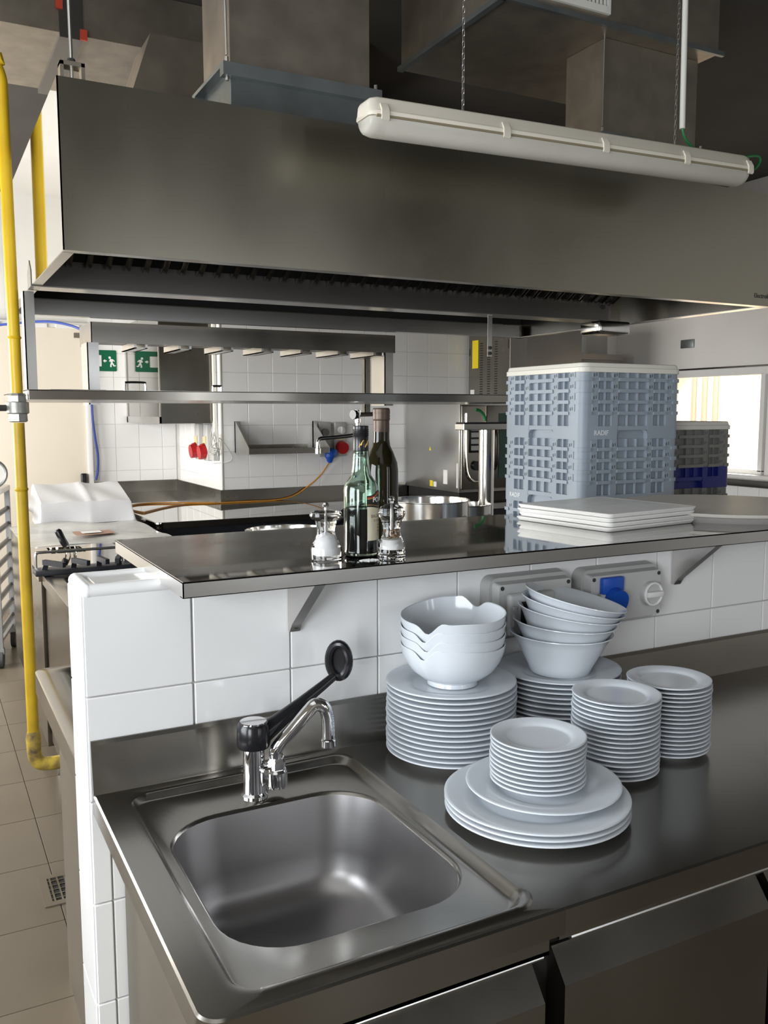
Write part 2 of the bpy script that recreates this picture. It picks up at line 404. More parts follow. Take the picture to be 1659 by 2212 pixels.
# steel rail under the hatch and small fittings on the right wall
bm = B(); box(bm, XR-0.09, 1.2, 1.035, XR-0.008, 3.35, 1.085, 0.006)
wrl = single('wall_rail', bm, 'steel_light', 'long steel rail fixed to the wall below the bright serving hatch', 'rail')
bm = B(); cyl(bm, (XR-0.10, 3.38, 1.095), (XR-0.04, 3.38, 1.095), 0.032, 14)
part('knob', bm, 'black_plastic', wrl, label='round black knob')
bm = B(); box(bm, XR-0.025, 3.40, 1.03, XR-0.008, 3.46, 1.09, 0.004)
single('wall_box', bm, 'socket_light', 'small white box on the wall below the serving hatch', 'box')
bm = B(); box(bm, XR-0.014, 3.70, 2.135, XR-0.002, 3.84, 2.205, 0.004)
single('wall_plate', bm, 'galvanised_blue', 'small grey plate on the wall above the serving hatch', 'plate')

# dining room behind the hatch
bm = B(); box(bm, 8.6, 0.5, 0, 8.7, 7.0, ZC); struct('wall_dining', bm, 'dining_cream')
bm = B(); box(bm, XR+0.15, 7.0, 0, 8.7, 7.1, ZC); struct('wall_dining_end', bm, 'dining_cream')
bm = B(); box(bm, XR+0.15, 0.4, 0, 8.7, 0.5, ZC); struct('wall_dining_near', bm, 'dining_cream')
bm = B(); box(bm, XR+0.15, 0.5, -0.003, 8.6, 7.0, 0.002); struct('floor_dining', bm, 'dining_floor')
bm = B(); box(bm, XR+0.15, HA-0.5, 1.02, XR+0.62, HB+0.7, 1.06, 0.005)
single('dining_counter', bm, 'dining_floor', 'light wooden counter seen through the serving hatch', 'counter')
t = thing('curtain', 'brown striped curtain hanging beyond the serving hatch', 'curtain', (7.3, 5.2, 0.05))
for k in range(6):
    bm = B(); tube(bm, [(7.3, 5.02+0.075*k, 0.05), (7.3, 5.02+0.075*k, 2.6)], 0.042, 10)
    part('fold', bm, 'dining_brown' if k % 2 else 'dining_cream', t)

# ------------------------------------------------------------------ tiled half wall of the pass
WX1 = 3.0; ZJ = 1.0805
bm = B(); box(bm, 0.006, 0.006, 0, WX1, 0.146, 1.272); wall_pass = struct('wall_pass', bm, 'grout')
g2 = 0.0026
rows = [(ZJ, 1.272)] + [(ZJ-0.2*(k+1), ZJ-0.2*k) for k in range(5)] + [(0.0, ZJ-1.0)]
cache = {}
def tmesh(sx, sy, sz):
    k = (round(sx, 4), round(sy, 4), round(sz, 4))
    if k not in cache: cache[k] = tile_mesh('pass_tile', sx, sy, sz, 'tile_white', 0.0018)
    return cache[k]
for (za, zb) in rows:
    h = zb-za-g2
    for i in range(15):
        x0 = 0.2*i; w_ = 0.2-g2
        if i == 0 and zb < 0.9:
            pieces('edge_tile', tmesh(0.033, 0.011, h), [(0.0, -0.001, za+g2/2)], wall_pass)
            x0 = 0.036; w_ = 0.164-g2
        pieces('tile', tmesh(w_, 0.010, h), [(x0+(g2/2 if i else 0.0), 0.0, za+g2/2)], wall_pass)
    pieces('end_tile', tmesh(0.010, 0.150, h), [(-0.004, 0.001, za+g2/2)], wall_pass)
# top: rounded edging around flat cap tiles
bm = B()
for k in range(15):
    pieces('cap_tile', tmesh(0.2-g2, 0.098, 0.010), [(0.028+0.2*k, 0.026, 1.274)], wall_pass)
tube(bm, [(0.010, 0.010, 1.276), (WX1, 0.010, 1.276)], 0.0135, 14)
bmesh.ops.create_uvsphere(bm, u_segments=16, v_segments=10, radius=0.0138, matrix=Matrix.Translation((0.010, 0.010, 1.276)))
part('front_edging', bm, 'tile_white', wall_pass)
bm = B(); tube(bm, [(0.010, 0.008, 1.276), (0.010, 0.142, 1.276)], 0.0137, 14); part('end_edging', bm, 'tile_white', wall_pass)
bm = B(); tube(bm, [(0.010, 0.140, 1.276), (WX1, 0.140, 1.276)], 0.0135, 14); bmesh.ops.create_uvsphere(bm, u_segments=16, v_segments=10, radius=0.0138, matrix=Matrix.Translation((0.010, 0.140, 1.276))); part('back_edging', bm, 'tile_white', wall_pass)
bm = B(); box(bm, 0.02, 0.02, 1.268, WX1, 0.13, 1.2795); part('edging_fill', bm, 'tile_white', wall_pass, smooth=False)
bm = B(); prism(bm, [(0.100, 1.02), (0.104, 1.02), (0.104, 1.03)], 'y', -0.0002, 0.0, 0)
bm.free()

# floor drain
t = thing('floor_drain', 'square metal floor drain set in the beige floor tiles', 'drain', (0.16, 1.38, 0.0))
bm = B()
for q in ((0.04, 1.275, 0.28, 1.30), (0.04, 1.46, 0.28, 1.485), (0.04, 1.3, 0.066, 1.46), (0.255, 1.3, 0.28, 1.46)): box(bm, q[0], q[1], 0.0005, q[2], q[3], 0.004)
part('drain_frame', bm, 'floor_tile', t)
bm = B(); box(bm, 0.066, 1.30, 0.0006, 0.255, 1.46, 0.0012); part('drain_pit', bm, 'black_matte', t)
bm = B()
for k in range(8): box(bm, 0.072+0.024*k, 1.30, 0.0012, 0.078+0.024*k, 1.46, 0.004)
for k in range(5): box(bm, 0.066, 1.315+0.03*k, 0.0012, 0.255, 1.319+0.03*k, 0.0038)
part('drain_grate', bm, 'steel', t)
# ------------------------------------------------------------------ steel shelf on top of the half wall
SZ = 1.31; SX0, SX1, SY0, SY1 = 0.141, 2.95, -0.159, 0.425
t = thing('pass_shelf', 'polished stainless steel shelf lying along the top of the tiled half wall', 'shelf', (1.5, 0.1, 1.282))
bm = B(); box(bm, SX0, SY0, SZ-0.004, SX1, SY1, SZ, 0.001, 1); part('shelf_top', bm, 'steel_mirror', t)
bm = B()
box(bm, SX0, SY0, SZ-0.029, SX1, SY0+0.002, SZ-0.001); box(bm, SX0, SY1-0.002, SZ-0.029, SX1, SY1, SZ-0.001)
box(bm, SX0, SY0, SZ-0.029, SX0+0.002, SY1, SZ-0.001); box(bm, SX0, SY0, SZ-0.029, SX1, SY0+0.02, SZ-0.0275)
part('shelf_lip', bm, 'steel_light', t)
for bx in (0.395, 1.45, 2.5):
    bm = B(); prism(bm, [(-0.002, 1.160), (-0.010, 1.160), (-0.022, 1.18), (-0.142, 1.281), (-0.002, 1.281)], 'x', bx, bx+0.003)
    prism(bm, [(-0.010, 1.160), (-0.022, 1.178), (-0.142, 1.279), (-0.142, 1.281), (-0.024, 1.182), (-0.010, 1.163)], 'x', bx, bx+0.022)
    b = part('bracket', bm, 'steel_light', t)
    bm = B(); cyl(bm, (bx+0.012, -0.002, 1.172), (bx+0.012, -0.016, 1.172), 0.0065, 12); part('bolt', bm, 'screw_dark', b)

# ------------------------------------------------------------------ sink counter
KX0, KX1, KYF, KZ = 0.004, 2.55, -0.712, 0.900
t = thing('sink_counter', 'stainless steel counter with inset sink and low upstand in front of the tiled wall', 'counter', (1.2, -0.35, 0.86))
bm = B(); n_ = 8
def L_(x0, y0, x1, y1, r, z): return rrect(x0, y0, x1, y1, r, n_, z)
loops = [L_(KX0, KYF, 0.530, -0.002, [0.030, 0.0005, 0.0005, 0.0005], KZ-0.04),
         L_(KX0, KYF, 0.530, -0.002, [0.030, 0.0005, 0.0005, 0.0005], KZ-0.003),
         L_(KX0+0.003, KYF+0.003, 0.530, -0.002, [0.028, 0.0005, 0.0005, 0.0005], KZ),
         L_(0.042, -0.690, 0.512, -0.036, 0.045, KZ),
         L_(0.045, -0.687, 0.509, -0.039, 0.043, KZ+0.0035),
         L_(0.052, -0.680, 0.500, -0.046, 0.040, KZ+0.0035),
         L_(0.057, -0.675, 0.495, -0.051, 0.038, KZ-0.001),
         L_(0.063, -0.669, 0.489, -0.057, 0.036, KZ-0.010),
         L_(0.069, -0.663, 0.483, -0.063, 0.034, KZ-0.012),
         L_(0.082, -0.602, 0.476, -0.164, 0.105, KZ-0.012),
         L_(0.085, -0.599, 0.473, -0.167, 0.103, KZ-0.0135),
         L_(0.088, -0.596, 0.470, -0.170, 0.101, KZ-0.018)]
for li in (4, 5): loops[li] = [(p[0], p[1], KZ+0.0035*max(0.0, min(1.0, (p[0]-0.40)/0.08))) for p in loops[li]]
loft(bm, loops, cap0=False, cap1=False)
# plain worktop to the right of the sink
v = [(0.530, KYF, KZ-0.04), (0.530, KYF, KZ-0.003), (0.530, KYF+0.003, KZ), (0.530, -0.002, KZ)]
a = ring(bm, v); b_ = ring(bm, [(KX1, p[1], p[2]) for p in v]); bridge(bm, a, b_, closed=False)
part('worktop', bm, 'steel', t, ang=40)
bm = B()
bl = []
for k, (ins, z) in enumerate([(0.0, -0.018), (0.004, -0.05), (0.012, -0.12), (0.018, -0.155), (0.028, -0.178), (0.045, -0.192), (0.07, -0.199), (0.11, -0.203)]):
    bl.append(L_(0.088+ins, -0.596+ins, 0.470-ins, -0.170-ins, max(0.101-ins*0.35, 0.06), KZ+z))
loft(bm, bl, cap0=False, cap1=True)
bas = part('basin', bm, 'steel_basin', t, ang=60)
bm = B(); lathe(bm, [(0, 0.0012), (0.030, 0.0012), (0.034, 0.003), (0.040, 0.0025), (0.042, 0)], (0.279, -0.383, KZ-0.203), 28); part('drain', bm, 'chrome', bas)
bm = B(); box(bm, KX0, -0.0025, KZ-0.002, KX1, -0.001, 0.999)
prism(bm, [(-0.016, KZ), (-0.0045, 0.990), (-0.0045, 0.999), (-0.001, 0.999), (-0.001, KZ)], 'x', KX0, KX1)
part('upstand', bm, 'steel', t, smooth=False)
# steel cabinet under the counter
t = thing('under_counter_unit', 'stainless steel drawer cabinet under the sink counter', 'cabinet', (1.3, -0.35, 0.0))
bm = B(); box(bm, 0.056, -0.655, 0.08, 0.062, -0.004, 0.857); box(bm, 0.056, -0.655, 0.08, 0.20, -0.650, 0.857); part('side_panel', bm, 'steel_satin', t, smooth=False)
bm = B(); box(bm, 0.062, -0.64, 0.08, 2.5, -0.02, 0.66); part('carcass', bm, 'steel_dark', t, smooth=False)
bm = B(); box(bm, 0.10, -0.60, 0.0, 2.45, -0.05, 0.08); part('plinth', bm, 'black_matte', t, smooth=False)
bm = B(); box(bm, 0.062, -0.700, 0.828, 0.512, -0.690, 0.859); box(bm, 0.062, -0.700, 0.828, 0.512, -0.66, 0.834); part('apron', bm, 'steel', t)
bm = B(); box(bm, 0.530, -0.700, 0.845, 2.5, -0.66, 0.859); part('apron', bm, 'steel', t)
def drawer(x0, x1, ztop, zbot):
    bm = B()
    prism(bm, [(-0.652, ztop), (-0.660, ztop+0.003), (-0.694, ztop-0.040), (-0.694, zbot), (-0.652, zbot)], 'x', x0, x1)
    d = part('drawer', bm, 'steel', t, smooth=False)
    bm = B(); tube(bm, [(x0+0.008, -0.692, ztop+0.034), (x1-0.006, -0.692, ztop+0.034)], 0.0045, 8)
    box(bm, x0+0.008, -0.69, ztop+0.030, x1-0.006, -0.66, ztop+0.0345)
    part('grip_rail', bm, 'steel_light', d)
drawer(0.068, 0.512, 0.789, 0.50)
drawer(0.068, 0.512, 0.44, 0.10)
for x0 in (0.548, 1.008, 1.468, 1.928):
    drawer(x0, x0+0.440, 0.805, 0.50); drawer(x0, x0+0.440, 0.45, 0.10)
bm = B(); box(bm, 0.062, -0.650, 0.10, 2.5, -0.645, 0.86); part('recess_shade', bm, 'black_matte', t, smooth=False)  # black sheet that colours in the shade behind the drawer grips

# ------------------------------------------------------------------ mixer tap
tx, ty, tz = 0.274, -0.127, KZ-0.012
t = thing('mixer_tap', 'chrome mixer tap with long black lever standing behind the sink', 'tap', (tx, ty, tz))
bm = B(); lathe(bm, [(0.026, 0), (0.026, 0.006), (0.0215, 0.010), (0.0205, 0.03), (0.020, 0.098), (0, 0.098)], (tx, ty, tz), 28); part('body', bm, 'chrome', t)
bm = B(); box(bm, tx+0.004, ty-0.030, tz+0.026, tx+0.034, ty-0.002, tz+0.062, 0.008, 3); part('side_block', bm, 'chrome', t)
sx, sy = tx+0.036, ty-0.022
bm = B(); lathe(bm, [(0.019, 0.020), (0.0205, 0.026), (0.0205, 0.050), (0.0175, 0.054)], (sx, sy, tz), 24); part('valve_cup', bm, 'chrome', t)
bm = B(); lathe(bm, [(0.0155, 0.054), (0.0175, 0.056), (0.0175, 0.068), (0.0155, 0.072), (0.0155, 0.076)], (sx, sy, tz), 6); part('hex_nut', bm, 'chrome', t, smooth=False)
sp = smooth_path([(sx, sy, tz+0.074), (sx, sy, tz+0.089), (sx+0.008, sy-0.003, tz+0.103), (sx+0.034, sy-0.007, tz+0.130), (sx+0.060, sy-0.012, tz+0.158),
                  (sx+0.074, sy-0.014, tz+0.169), (sx+0.090, sy-0.017, tz+0.162), (sx+0.097, sy-0.018, tz+0.140), (sx+0.098, sy-0.018, tz+0.102)], 6)
bm = B(); tube(bm, sp, 0.0125, 16); s_ = part('spout', bm, 'chrome', t)
bm = B(); lathe(bm, [(0.0125, 0.016), (0.0142, 0.014), (0.0142, 0.002), (0.012, 0), (0.009, 0.001), (0, 0.004)], (sx+0.098, sy-0.018, tz+0.084), 20); part('aerator', bm, 'chrome', s_)
bm = B(); lathe(bm, [(0.018, 0.094), (0.0295, 0.096), (0.0315, 0.103), (0.0300, 0.136), (0.0265, 0.142), (0.0, 0.142)], (tx, ty, tz), 32); hd = part('lever_hub', bm, 'black_plastic', t)
bm = B(); lathe(bm, [(0.0245, 0.1418), (0.0245, 0.1448), (0.0, 0.1452)], (tx, ty, tz), 32); part('chrome_cap', bm, 'chrome', hd)
lv = [(tx+0.012, ty, tz+0.114), (tx+0.050, ty+0.006, tz+0.132), (tx+0.100, ty+0.014, tz+0.158), (tx+0.150, ty+0.021, tz+0.184), (tx+0.174, ty+0.023, tz+0.198)]
bm = B(); tube(bm, lv, [0.021, 0.016, 0.0115, 0.0095, 0.0085], 14)
cx_, cz_ = tx+0.186, tz+0.228
rp = [(cx_+0.020*math.cos(a)*0.80, ty+0.024-0.012*math.cos(a), cz_+0.033*math.sin(a)) for a in [2*PI*k/26 for k in range(26)]]
tube(bm, rp, 0.0085, 10, closed=True)
lev = part('lever', bm, 'black_plastic', t)
bm = B(); r0 = ring(bm, [(cx_+0.015*math.cos(a)*0.80, ty+0.0245-0.010*math.cos(a), cz_+0.026*math.sin(a)) for a in [2*PI*k/20 for k in range(20)]])
r1 = ring(bm, [(v.co.x, v.co.y+0.004, v.co.z) for v in r0]); bridge(bm, r0, r1); cap(bm, r0); cap(bm, r1, True)
part('lever_loop_web', bm, 'black_plastic', lev)

# ------------------------------------------------------------------ sockets on the tiled wall
def wall_box(x0, x1, z0, z1, label, kind):
    t = thing('wall_socket', label, 'socket', ((x0+x1)/2, -0.0, z0), group='sockets on the half wall')
    def pf(a, b, c, d, r, y0, y1, name, m, par=None):
        bm = B(); lp0 = [(p[0], y0, p[1]) for p in rrect(a, c, b, d, r, 5)]; lp1 = [(p[0], y1, p[1]) for p in rrect(a+0.004, c+0.004, b-0.004, d-0.004, r, 5)]
        loft(bm, [lp0, lp1]); return part(name, bm, m, par or t)
    pf(x0-0.012, x1+0.012, z0-0.010, z1+0.012, 0.022, -0.0005, -0.030, 'back_box', 'socket_grey')
    fp = pf(x0, x1, z0, z1, 0.008, -0.028, -0.052, 'front_plate', 'socket_light')
    for (sx_, sz_) in ((x0+0.012, z0+0.012), (x1-0.012, z0+0.012), (x0+0.012, z1-0.012), (x1-0.012, z1-0.012)):
        bm = B(); cyl(bm, (sx_, -0.050, sz_), (sx_, -0.0535, sz_), 0.0048, 12); part('screw', bm, 'screw_dark', fp)
    return t
t = wall_box(1.135, 1.365, 1.098, 1.218, 'grey wall socket with round blue cover and white rotary switch', 'a')
bm = B(); box(bm, 1.165, -0.064, 1.165, 1.232, -0.05, 1.210, 0.004); cyl(bm, (1.202, -0.052, 1.152), (1.202, -0.072, 1.146), 0.036, 24); part('blue_cover', bm, 'socket_blue', t, label='blue hinged socket cover')
bm = B(); lathe(bm, [(0.030, 0), (0.030, 0.010), (0.028, 0.012), (0, 0.012)], (0, 0, 0), 28); bm.transform(Matrix.Translation((1.325, -0.052, 1.158)) @ Matrix.Rotation(PI/2, 4, 'X')); k_ = part('rotary_switch', bm, 'socket_light', t)
bm = B(); tube(bm, arc((1.325, -0.066, 1.158), 0.027, 0, 2*PI, 26, 'xz')[:-1], 0.0032, 8, closed=True); box(bm, 1.300, -0.076, 1.151, 1.350, -0.062, 1.165, 0.003); part('switch_bar', bm, 'sticker_white', k_)
bm = B(); box(bm, 1.158, -0.066, 1.150, 1.180, -0.052, 1.172, 0.005); part('latch', bm, 'socket_light', t)
t = wall_box(0.872, 1.082, 1.098, 1.222, 'grey wall socket with hinged cover half hidden behind the stacked bowls', 'b')
bm = B(); box(bm, 0.893, -0.070, 1.103, 1.02, -0.05, 1.198, 0.008, 3); c_ = part('hinged_cover', bm, 'socket_light', t)
bm = B(); box(bm, 0.899, -0.076, 1.125, 0.910, -0.068, 1.172, 0.002); part('catch', bm, 'socket_grey', c_)
bm = B(); box(bm, 0.922, -0.0725, 1.120, 0.975, -0.069, 1.180); part('dark_window', bm, 'screw_dark', c_)
# ------------------------------------------------------------------ crockery on the counter
def plate_mesh(name, R, h, t=0.0037, seg=64, well=0.62):
    bm = B(); fl = 0.0064 if R < 0.1 else 0.0076
    prof = [(0, 0.0025), (0.53*R, 0.0025), (0.545*R, 0.0), (0.575*R, 0.0), (0.60*R, 0.003), (0.80*R, h*0.52), (0.985*R, h-t), (0.998*R, h-t+0.0008),
            (R, h-t*0.5), (0.998*R, h-0.0006), (0.985*R, h), (0.96*R, h-0.0004), (0.80*R, h-t*0.62), (well*R+0.02*R, h*0.62), (well*R-0.01*R, h*0.50), (well*R-0.05*R, fl+0.0004), (0.45*R, fl+0.0001), (0, fl)]
    lathe(bm, prof, (0, 0, 0), seg)
    return finish(bm, name, 'porcelain', True, 40)
def stack(me, x, y, z0, pitch, n, name, cat, what, group, jit=0.0012):
    for k in range(n):
        o = bpy.data.objects.new(name, me); C.objects.link(o)
        o.location = (x+random.uniform(-jit, jit), y+random.uniform(-jit, jit), z0+pitch*k)
        o.rotation_euler = (random.uniform(-0.003, 0.003), random.uniform(-0.003, 0.003), random.uniform(0, 6))
        i = n-1-k
        pos = 'bottommost' if k == 0 and n > 1 else ORD[i]
        tag(o, ('white %s, %s' % (what, pos)), cat, group)
big = plate_mesh('dinner_plate', 0.134, 0.0195)
small = plate_mesh('side_plate', 0.085, 0.0145, 0.0033, 64, 0.68)
mid = plate_mesh('dinner_plate_single', 0.137, 0.019)
large = plate_mesh('platter', 0.162, 0.0165, 0.0042, 72, 0.66)
stack(big, 0.697, -0.139, KZ+0.0005, 0.01055, 14, 'dinner_plate', 'plate', 'dinner plate below the notched bowls', 'dinner plates under the notched bowls')
stack(big, 0.974, -0.143, KZ+0.0005, 0.01055, 13, 'dinner_plate', 'plate', 'dinner plate below the conical bowls', 'dinner plates under the conical bowls')
stack(small, 0.929, -0.372, KZ+0.0005, 0.00905, 17, 'side_plate', 'plate', 'side plate in the tall middle stack', 'side plates in the middle stack')
stack(small, 1.104, -0.338, KZ+0.0005, 0.00875, 17, 'side_plate', 'plate', 'side plate in the rightmost stack', 'side plates in the rightmost stack')
stack(large, 0.682, -0.446, KZ+0.0005, 0.0100, 3, 'platter', 'platter', 'large platter at the counter front', 'large platters', 0.0008)
o = bpy.data.objects.new('dinner_plate', mid); C.objects.link(o); o.location = (0.704, -0.436, KZ+0.0315); tag(o, 'single white dinner plate lying on top of the large platters', 'plate')
stack(small, 0.700, -0.425, KZ+0.0412, 0.0086, 10, 'side_plate', 'plate', 'side plate in the short stack on the platters', 'side plates stacked on the platters')

# notched bowls: hemisphere with two S-shaped notches in the rim
def notched_bowl():
    bm = B(); seg = 96; H = 0.086; R = 0.108
    def rim(a):
        z = 0.0
        for a0 in (math.radians(205), math.radians(25)):
            d = (a-a0+PI) % (2*PI)-PI
            z -= 0.017*math.exp(-(d/0.16)**2)
            z += 0.010*math.exp(-((d-0.62)/0.5)**2)*0.6
            if d > 0: z += 0.004*math.exp(-((d-0.30)/0.10)**2)
        return z
    outer = [(0.048, 0.0, 0), (0.052, 0.002, 0), (0.050, 0.010, 0), (0.066, 0.018, 0.0), (0.086, 0.034, 0.1), (0.098, 0.052, 0.35), (0.105, 0.070, 0.75), (0.108, 0.086, 1.0)]
    inner = [(0.1068, 0.0872, 1.0), (0.1048, 0.086, 1.0), (0.1012, 0.070, 0.75), (0.094, 0.052, 0.35), (0.082, 0.036, 0.1), (0.060, 0.022, 0.0), (0.03, 0.017, 0)]
    rings = []
    for r, z, w in outer+inner:
        rings.append([bm.verts.new((r*math.cos(2*PI*k/seg), r*math.sin(2*PI*k/seg), z+w*rim(2*PI*k/seg))) for k in range(seg)])
    for a, b in zip(rings, rings[1:]): bridge(bm, a, b)
    cap(bm, rings[0], True); cap(bm, rings[-1])
    return finish(bm, 'notched_bowl', 'porcelain', True, 45)
nb = notched_bowl()
zb = KZ+0.0005+0.01055*13+0.0082
for k in range(4):
    o = bpy.data.objects.new('notched_bowl', nb); C.objects.link(o)
    o.location = (0.700+0.0012*k, -0.139, zb+0.0205*k); o.rotation_euler = (math.radians(0.6*k), math.radians(-1.2*k), math.radians([0, 4, 1, 5][k]))
    tag(o, 'white bowl with notched wavy rim, %s of four' % (['bottommost', 'third from the top', 'second from the top', 'topmost'][k]), 'bowl', 'notched bowls')
def cone_bowl():
    bm = B()
    lathe(bm, [(0, 0.002), (0.056, 0.002), (0.058, 0.0), (0.064, 0.0), (0.066, 0.003), (0.072, 0.018), (0.098, 0.068), (0.1085, 0.084), (0.1125, 0.0865), (0.1120, 0.0885), (0.107, 0.0868),
               (0.095, 0.069), (0.069, 0.020), (0.062, 0.010), (0, 0.008)], (0, 0, 0), 72)
    return finish(bm, 'conical_bowl', 'porcelain', True, 45)
cb = cone_bowl(); zc = KZ+0.0005+0.01055*12+0.0082
CB = [(0, 0, 0, 1.5, 0), (0.001, -0.002, 0.024, 4.0, 0), (0.007, 0.0, 0.046, 8.5, 0), (0.011, -0.001, 0.062, 11.0, 0), (0.016, 0.0, 0.077, 13.0, 0)]
for k, (dx, dy, dz, ti, _) in enumerate(CB):
    o = bpy.data.objects.new('conical_bowl', cb); C.objects.link(o)
    o.location = (0.975+dx, -0.143+dy, zc+dz)
    o.rotation_euler = Matrix.Rotation(math.radians(ti), 3, Vector((0.47, 0.885, 0))).to_euler()
    tag(o, 'white conical bowl, %s of the five tilted bowls' % (['bottommost', 'fourth from the top', 'middle one', 'second from the top', 'topmost'][k]), 'bowl', 'conical bowls')

# ------------------------------------------------------------------ mills on the pass shelf
def mill(name, label, x, y, h, kind):
    t = thing(name, label, 'mill', (x, y, SZ))
    if kind == 'salt':
        body = [(0, 0.001), (0.028, 0.001), (0.0305, 0.003), (0.031, 0.022), (0.0295, 0.027), (0.025, 0.030), (0.0265, 0.034), (0.0225, 0.040), (0.018, 0.052), (0.0175, 0.062), (0.0205, 0.072), (0.0215, 0.078), (0, 0.078)]
        head = [(0, 0.0785), (0.0215, 0.0785), (0.028, 0.082), (0.0325, 0.088), (0.0310, 0.094), (0.022, 0.0985), (0.008, 0.100), (0, 0.100)]
        core = [(0, 0.010), (0.018, 0.010), (0.018, 0.028), (0.015, 0.035), (0.0135, 0.046), (0, 0.058)]
    else:
        body = [(0, 0.001), (0.026, 0.001), (0.0275, 0.003), (0.0275, 0.010), (0.0262, 0.012), (0.0275, 0.015), (0.0262, 0.021), (0.0275, 0.024), (0.0262, 0.030), (0.024, 0.034), (0.019, 0.046), (0.0172, 0.058), (0.0185, 0.070), (0.0215, 0.078), (0, 0.078)]
        head = [(0, 0.0785), (0.0215, 0.0785), (0.026, 0.086), (0.0275, 0.093), (0.0235, 0.102), (0.014, 0.108), (0.006, 0.111), (0, 0.111)]
        core = [(0, 0.020), (0.016, 0.020), (0.0165, 0.026), (0.014, 0.029), (0.014, 0.038), (0, 0.038)]
    bm = B(); lathe(bm, body, (x, y, SZ), 36); b = part('body', bm, 'acrylic', t)
    bm = B(); lathe(bm, head, (x, y, SZ), 36); hd = part('head', bm, 'acrylic', t)
    ht = head[-1][1]
    bm = B(); lathe(bm, [(0.0035, -0.001), (0.0035, 0.004), (0.0062, 0.006), (0.0066, 0.010), (0.004, 0.0135), (0, 0.0145)], (x, y, SZ+ht), 18); part('finial', bm, 'chrome' if kind == 'salt' else 'acrylic', hd)
    bm = B(); cyl(bm, (x, y, SZ+0.040), (x, y, SZ+ht-0.002), 0.0022, 8); part('spindle', bm, 'steel_light', b)
    bm = B(); lathe(bm, core, (x, y, SZ), 28); part('salt_fill' if kind == 'salt' else 'grinder', bm, 'salt' if kind == 'salt' else 'print_white', b)
    if kind != 'salt':
        pm = B(); bmesh.ops.create_icosphere(pm, subdivisions=1, radius=0.0027); pme = finish(pm, 'peppercorn', 'peppercorn')
        rr = random.Random(3)
        for k in range(34):
            a = rr.uniform(0, 2*PI); r = 0.0105*math.sqrt(rr.random()); z = 0.041+0.018*rr.random()
            o = bpy.data.objects.new('peppercorn', pme); C.objects.link(o); o.parent = b; o.location = (r*math.cos(a), r*math.sin(a), z)
    return t
mill('salt_mill', 'clear acrylic mill filled with white salt on the pass shelf', 0.454, -0.060, 0.10, 'salt')
mill('pepper_mill', 'clear acrylic pepper mill with peppercorns in front of the bottles', 0.575, -0.108, 0.117, 'pepper')

# ------------------------------------------------------------------ bottles on the pass shelf
bx, by = 0.541, -0.040
t = thing('vinegar_bottle', 'green glass balsamic vinegar bottle, half full, with black cap and cream label', 'bottle', (bx, by, SZ))
out = [(0, 0.002), (0.030, 0.0), (0.0355, 0.003), (0.0368, 0.010), (0.0350, 0.016), (0.0352, 0.05), (0.0356, 0.12), (0.0356, 0.132), (0.0345, 0.141), (0.0305, 0.150), (0.0238, 0.158), (0.0200, 0.165), (0.0182, 0.177), (0.0168, 0.195), (0.0160, 0.212), (0.0138, 0.216), (0.0138, 0.250)]
inn = [(0.0115, 0.250), (0.0125, 0.212), (0.0145, 0.195), (0.0158, 0.177), (0.0178, 0.165), (0.0215, 0.158), (0.0283, 0.150), (0.0322, 0.141), (0.0330, 0.132), (0.0330, 0.12), (0.0326, 0.05), (0.0322, 0.016), (0.028, 0.008), (0, 0.007)]
bm = B(); lathe(bm, out+inn, (bx, by, SZ), 44); gl = part('glass', bm, 'glass_green', t, ang=60)
bm = B(); lathe(bm, [(0, 0.0065), (0.0284, 0.0072), (0.0328, 0.016), (0.0334, 0.05), (0.0335, 0.0975), (0.0310, 0.0965), (0, 0.0965)], (bx, by, SZ), 44); part('vinegar', bm, 'vinegar', t)
bm = B(); lathe(bm, [(0.0155, 0.212), (0.0158, 0.214), (0.0155, 0.240), (0.0150, 0.241), (0.0156, 0.242), (0.0156, 0.2615), (0.0145, 0.263), (0, 0.263)], (bx, by, SZ), 32)
for k in range(4): tube(bm, arc((bx, by, SZ+0.244+0.0035*k), 0.0157, 0, 2*PI, 30, 'xy')[:-1], 0.0007, 5, closed=True)
cp = part('cap', bm, 'cap_black', t)
# label wrapped on the glass, centred to the right of the camera's line
def wrap(bm, r, a0, a1, zf0, zf1, n=22):
    ra = []; rb = []
    for k in range(n+1):
        a = a0+(a1-a0)*k/n; u = k/n
        ra.append((bx+r*math.cos(a), by+r*math.sin(a), SZ+zf0(u))); rb.append((bx+r*math.cos(a), by+r*math.sin(a), SZ+zf1(u)))
    A = ring(bm, ra); Bq = ring(bm, rb); bridge(bm, A, Bq, closed=False); return bm
A0, A1 = math.radians(-96), math.radians(6)
bm = B(); wrap(bm, 0.0361, A0, A1, lambda u: 0.034, lambda u: 0.102); lb = part('label', bm, 'label_cream', t, label='cream paper label')
bump_ = lambda u: 0.124+0.010*math.exp(-((u-0.5)/0.22)**2)
dip_ = lambda u: 0.102-0.004*math.exp(-((u-0.5)/0.22)**2)
bm = B(); wrap(bm, 0.0362, A0-0.03, A1+0.03, dip_, bump_); lbk = part('brand_label', bm, 'label_black', t, label='black brand label')
bm = B(); wrap(bm, 0.0364, A0, A1, lambda u: bump_(u)-0.0055, lambda u: bump_(u)-0.0025); part('red_band', bm, 'print_red', lbk)
bm = B(); wrap(bm, 0.0365, A0, A1, lambda u: bump_(u)-0.0068, lambda u: bump_(u)-0.0058); wrap(bm, 0.0365, A0, A1, lambda u: dip_(u)+0.0035, lambda u: dip_(u)+0.0045); part('gold_line', bm, 'print_gold', lbk)
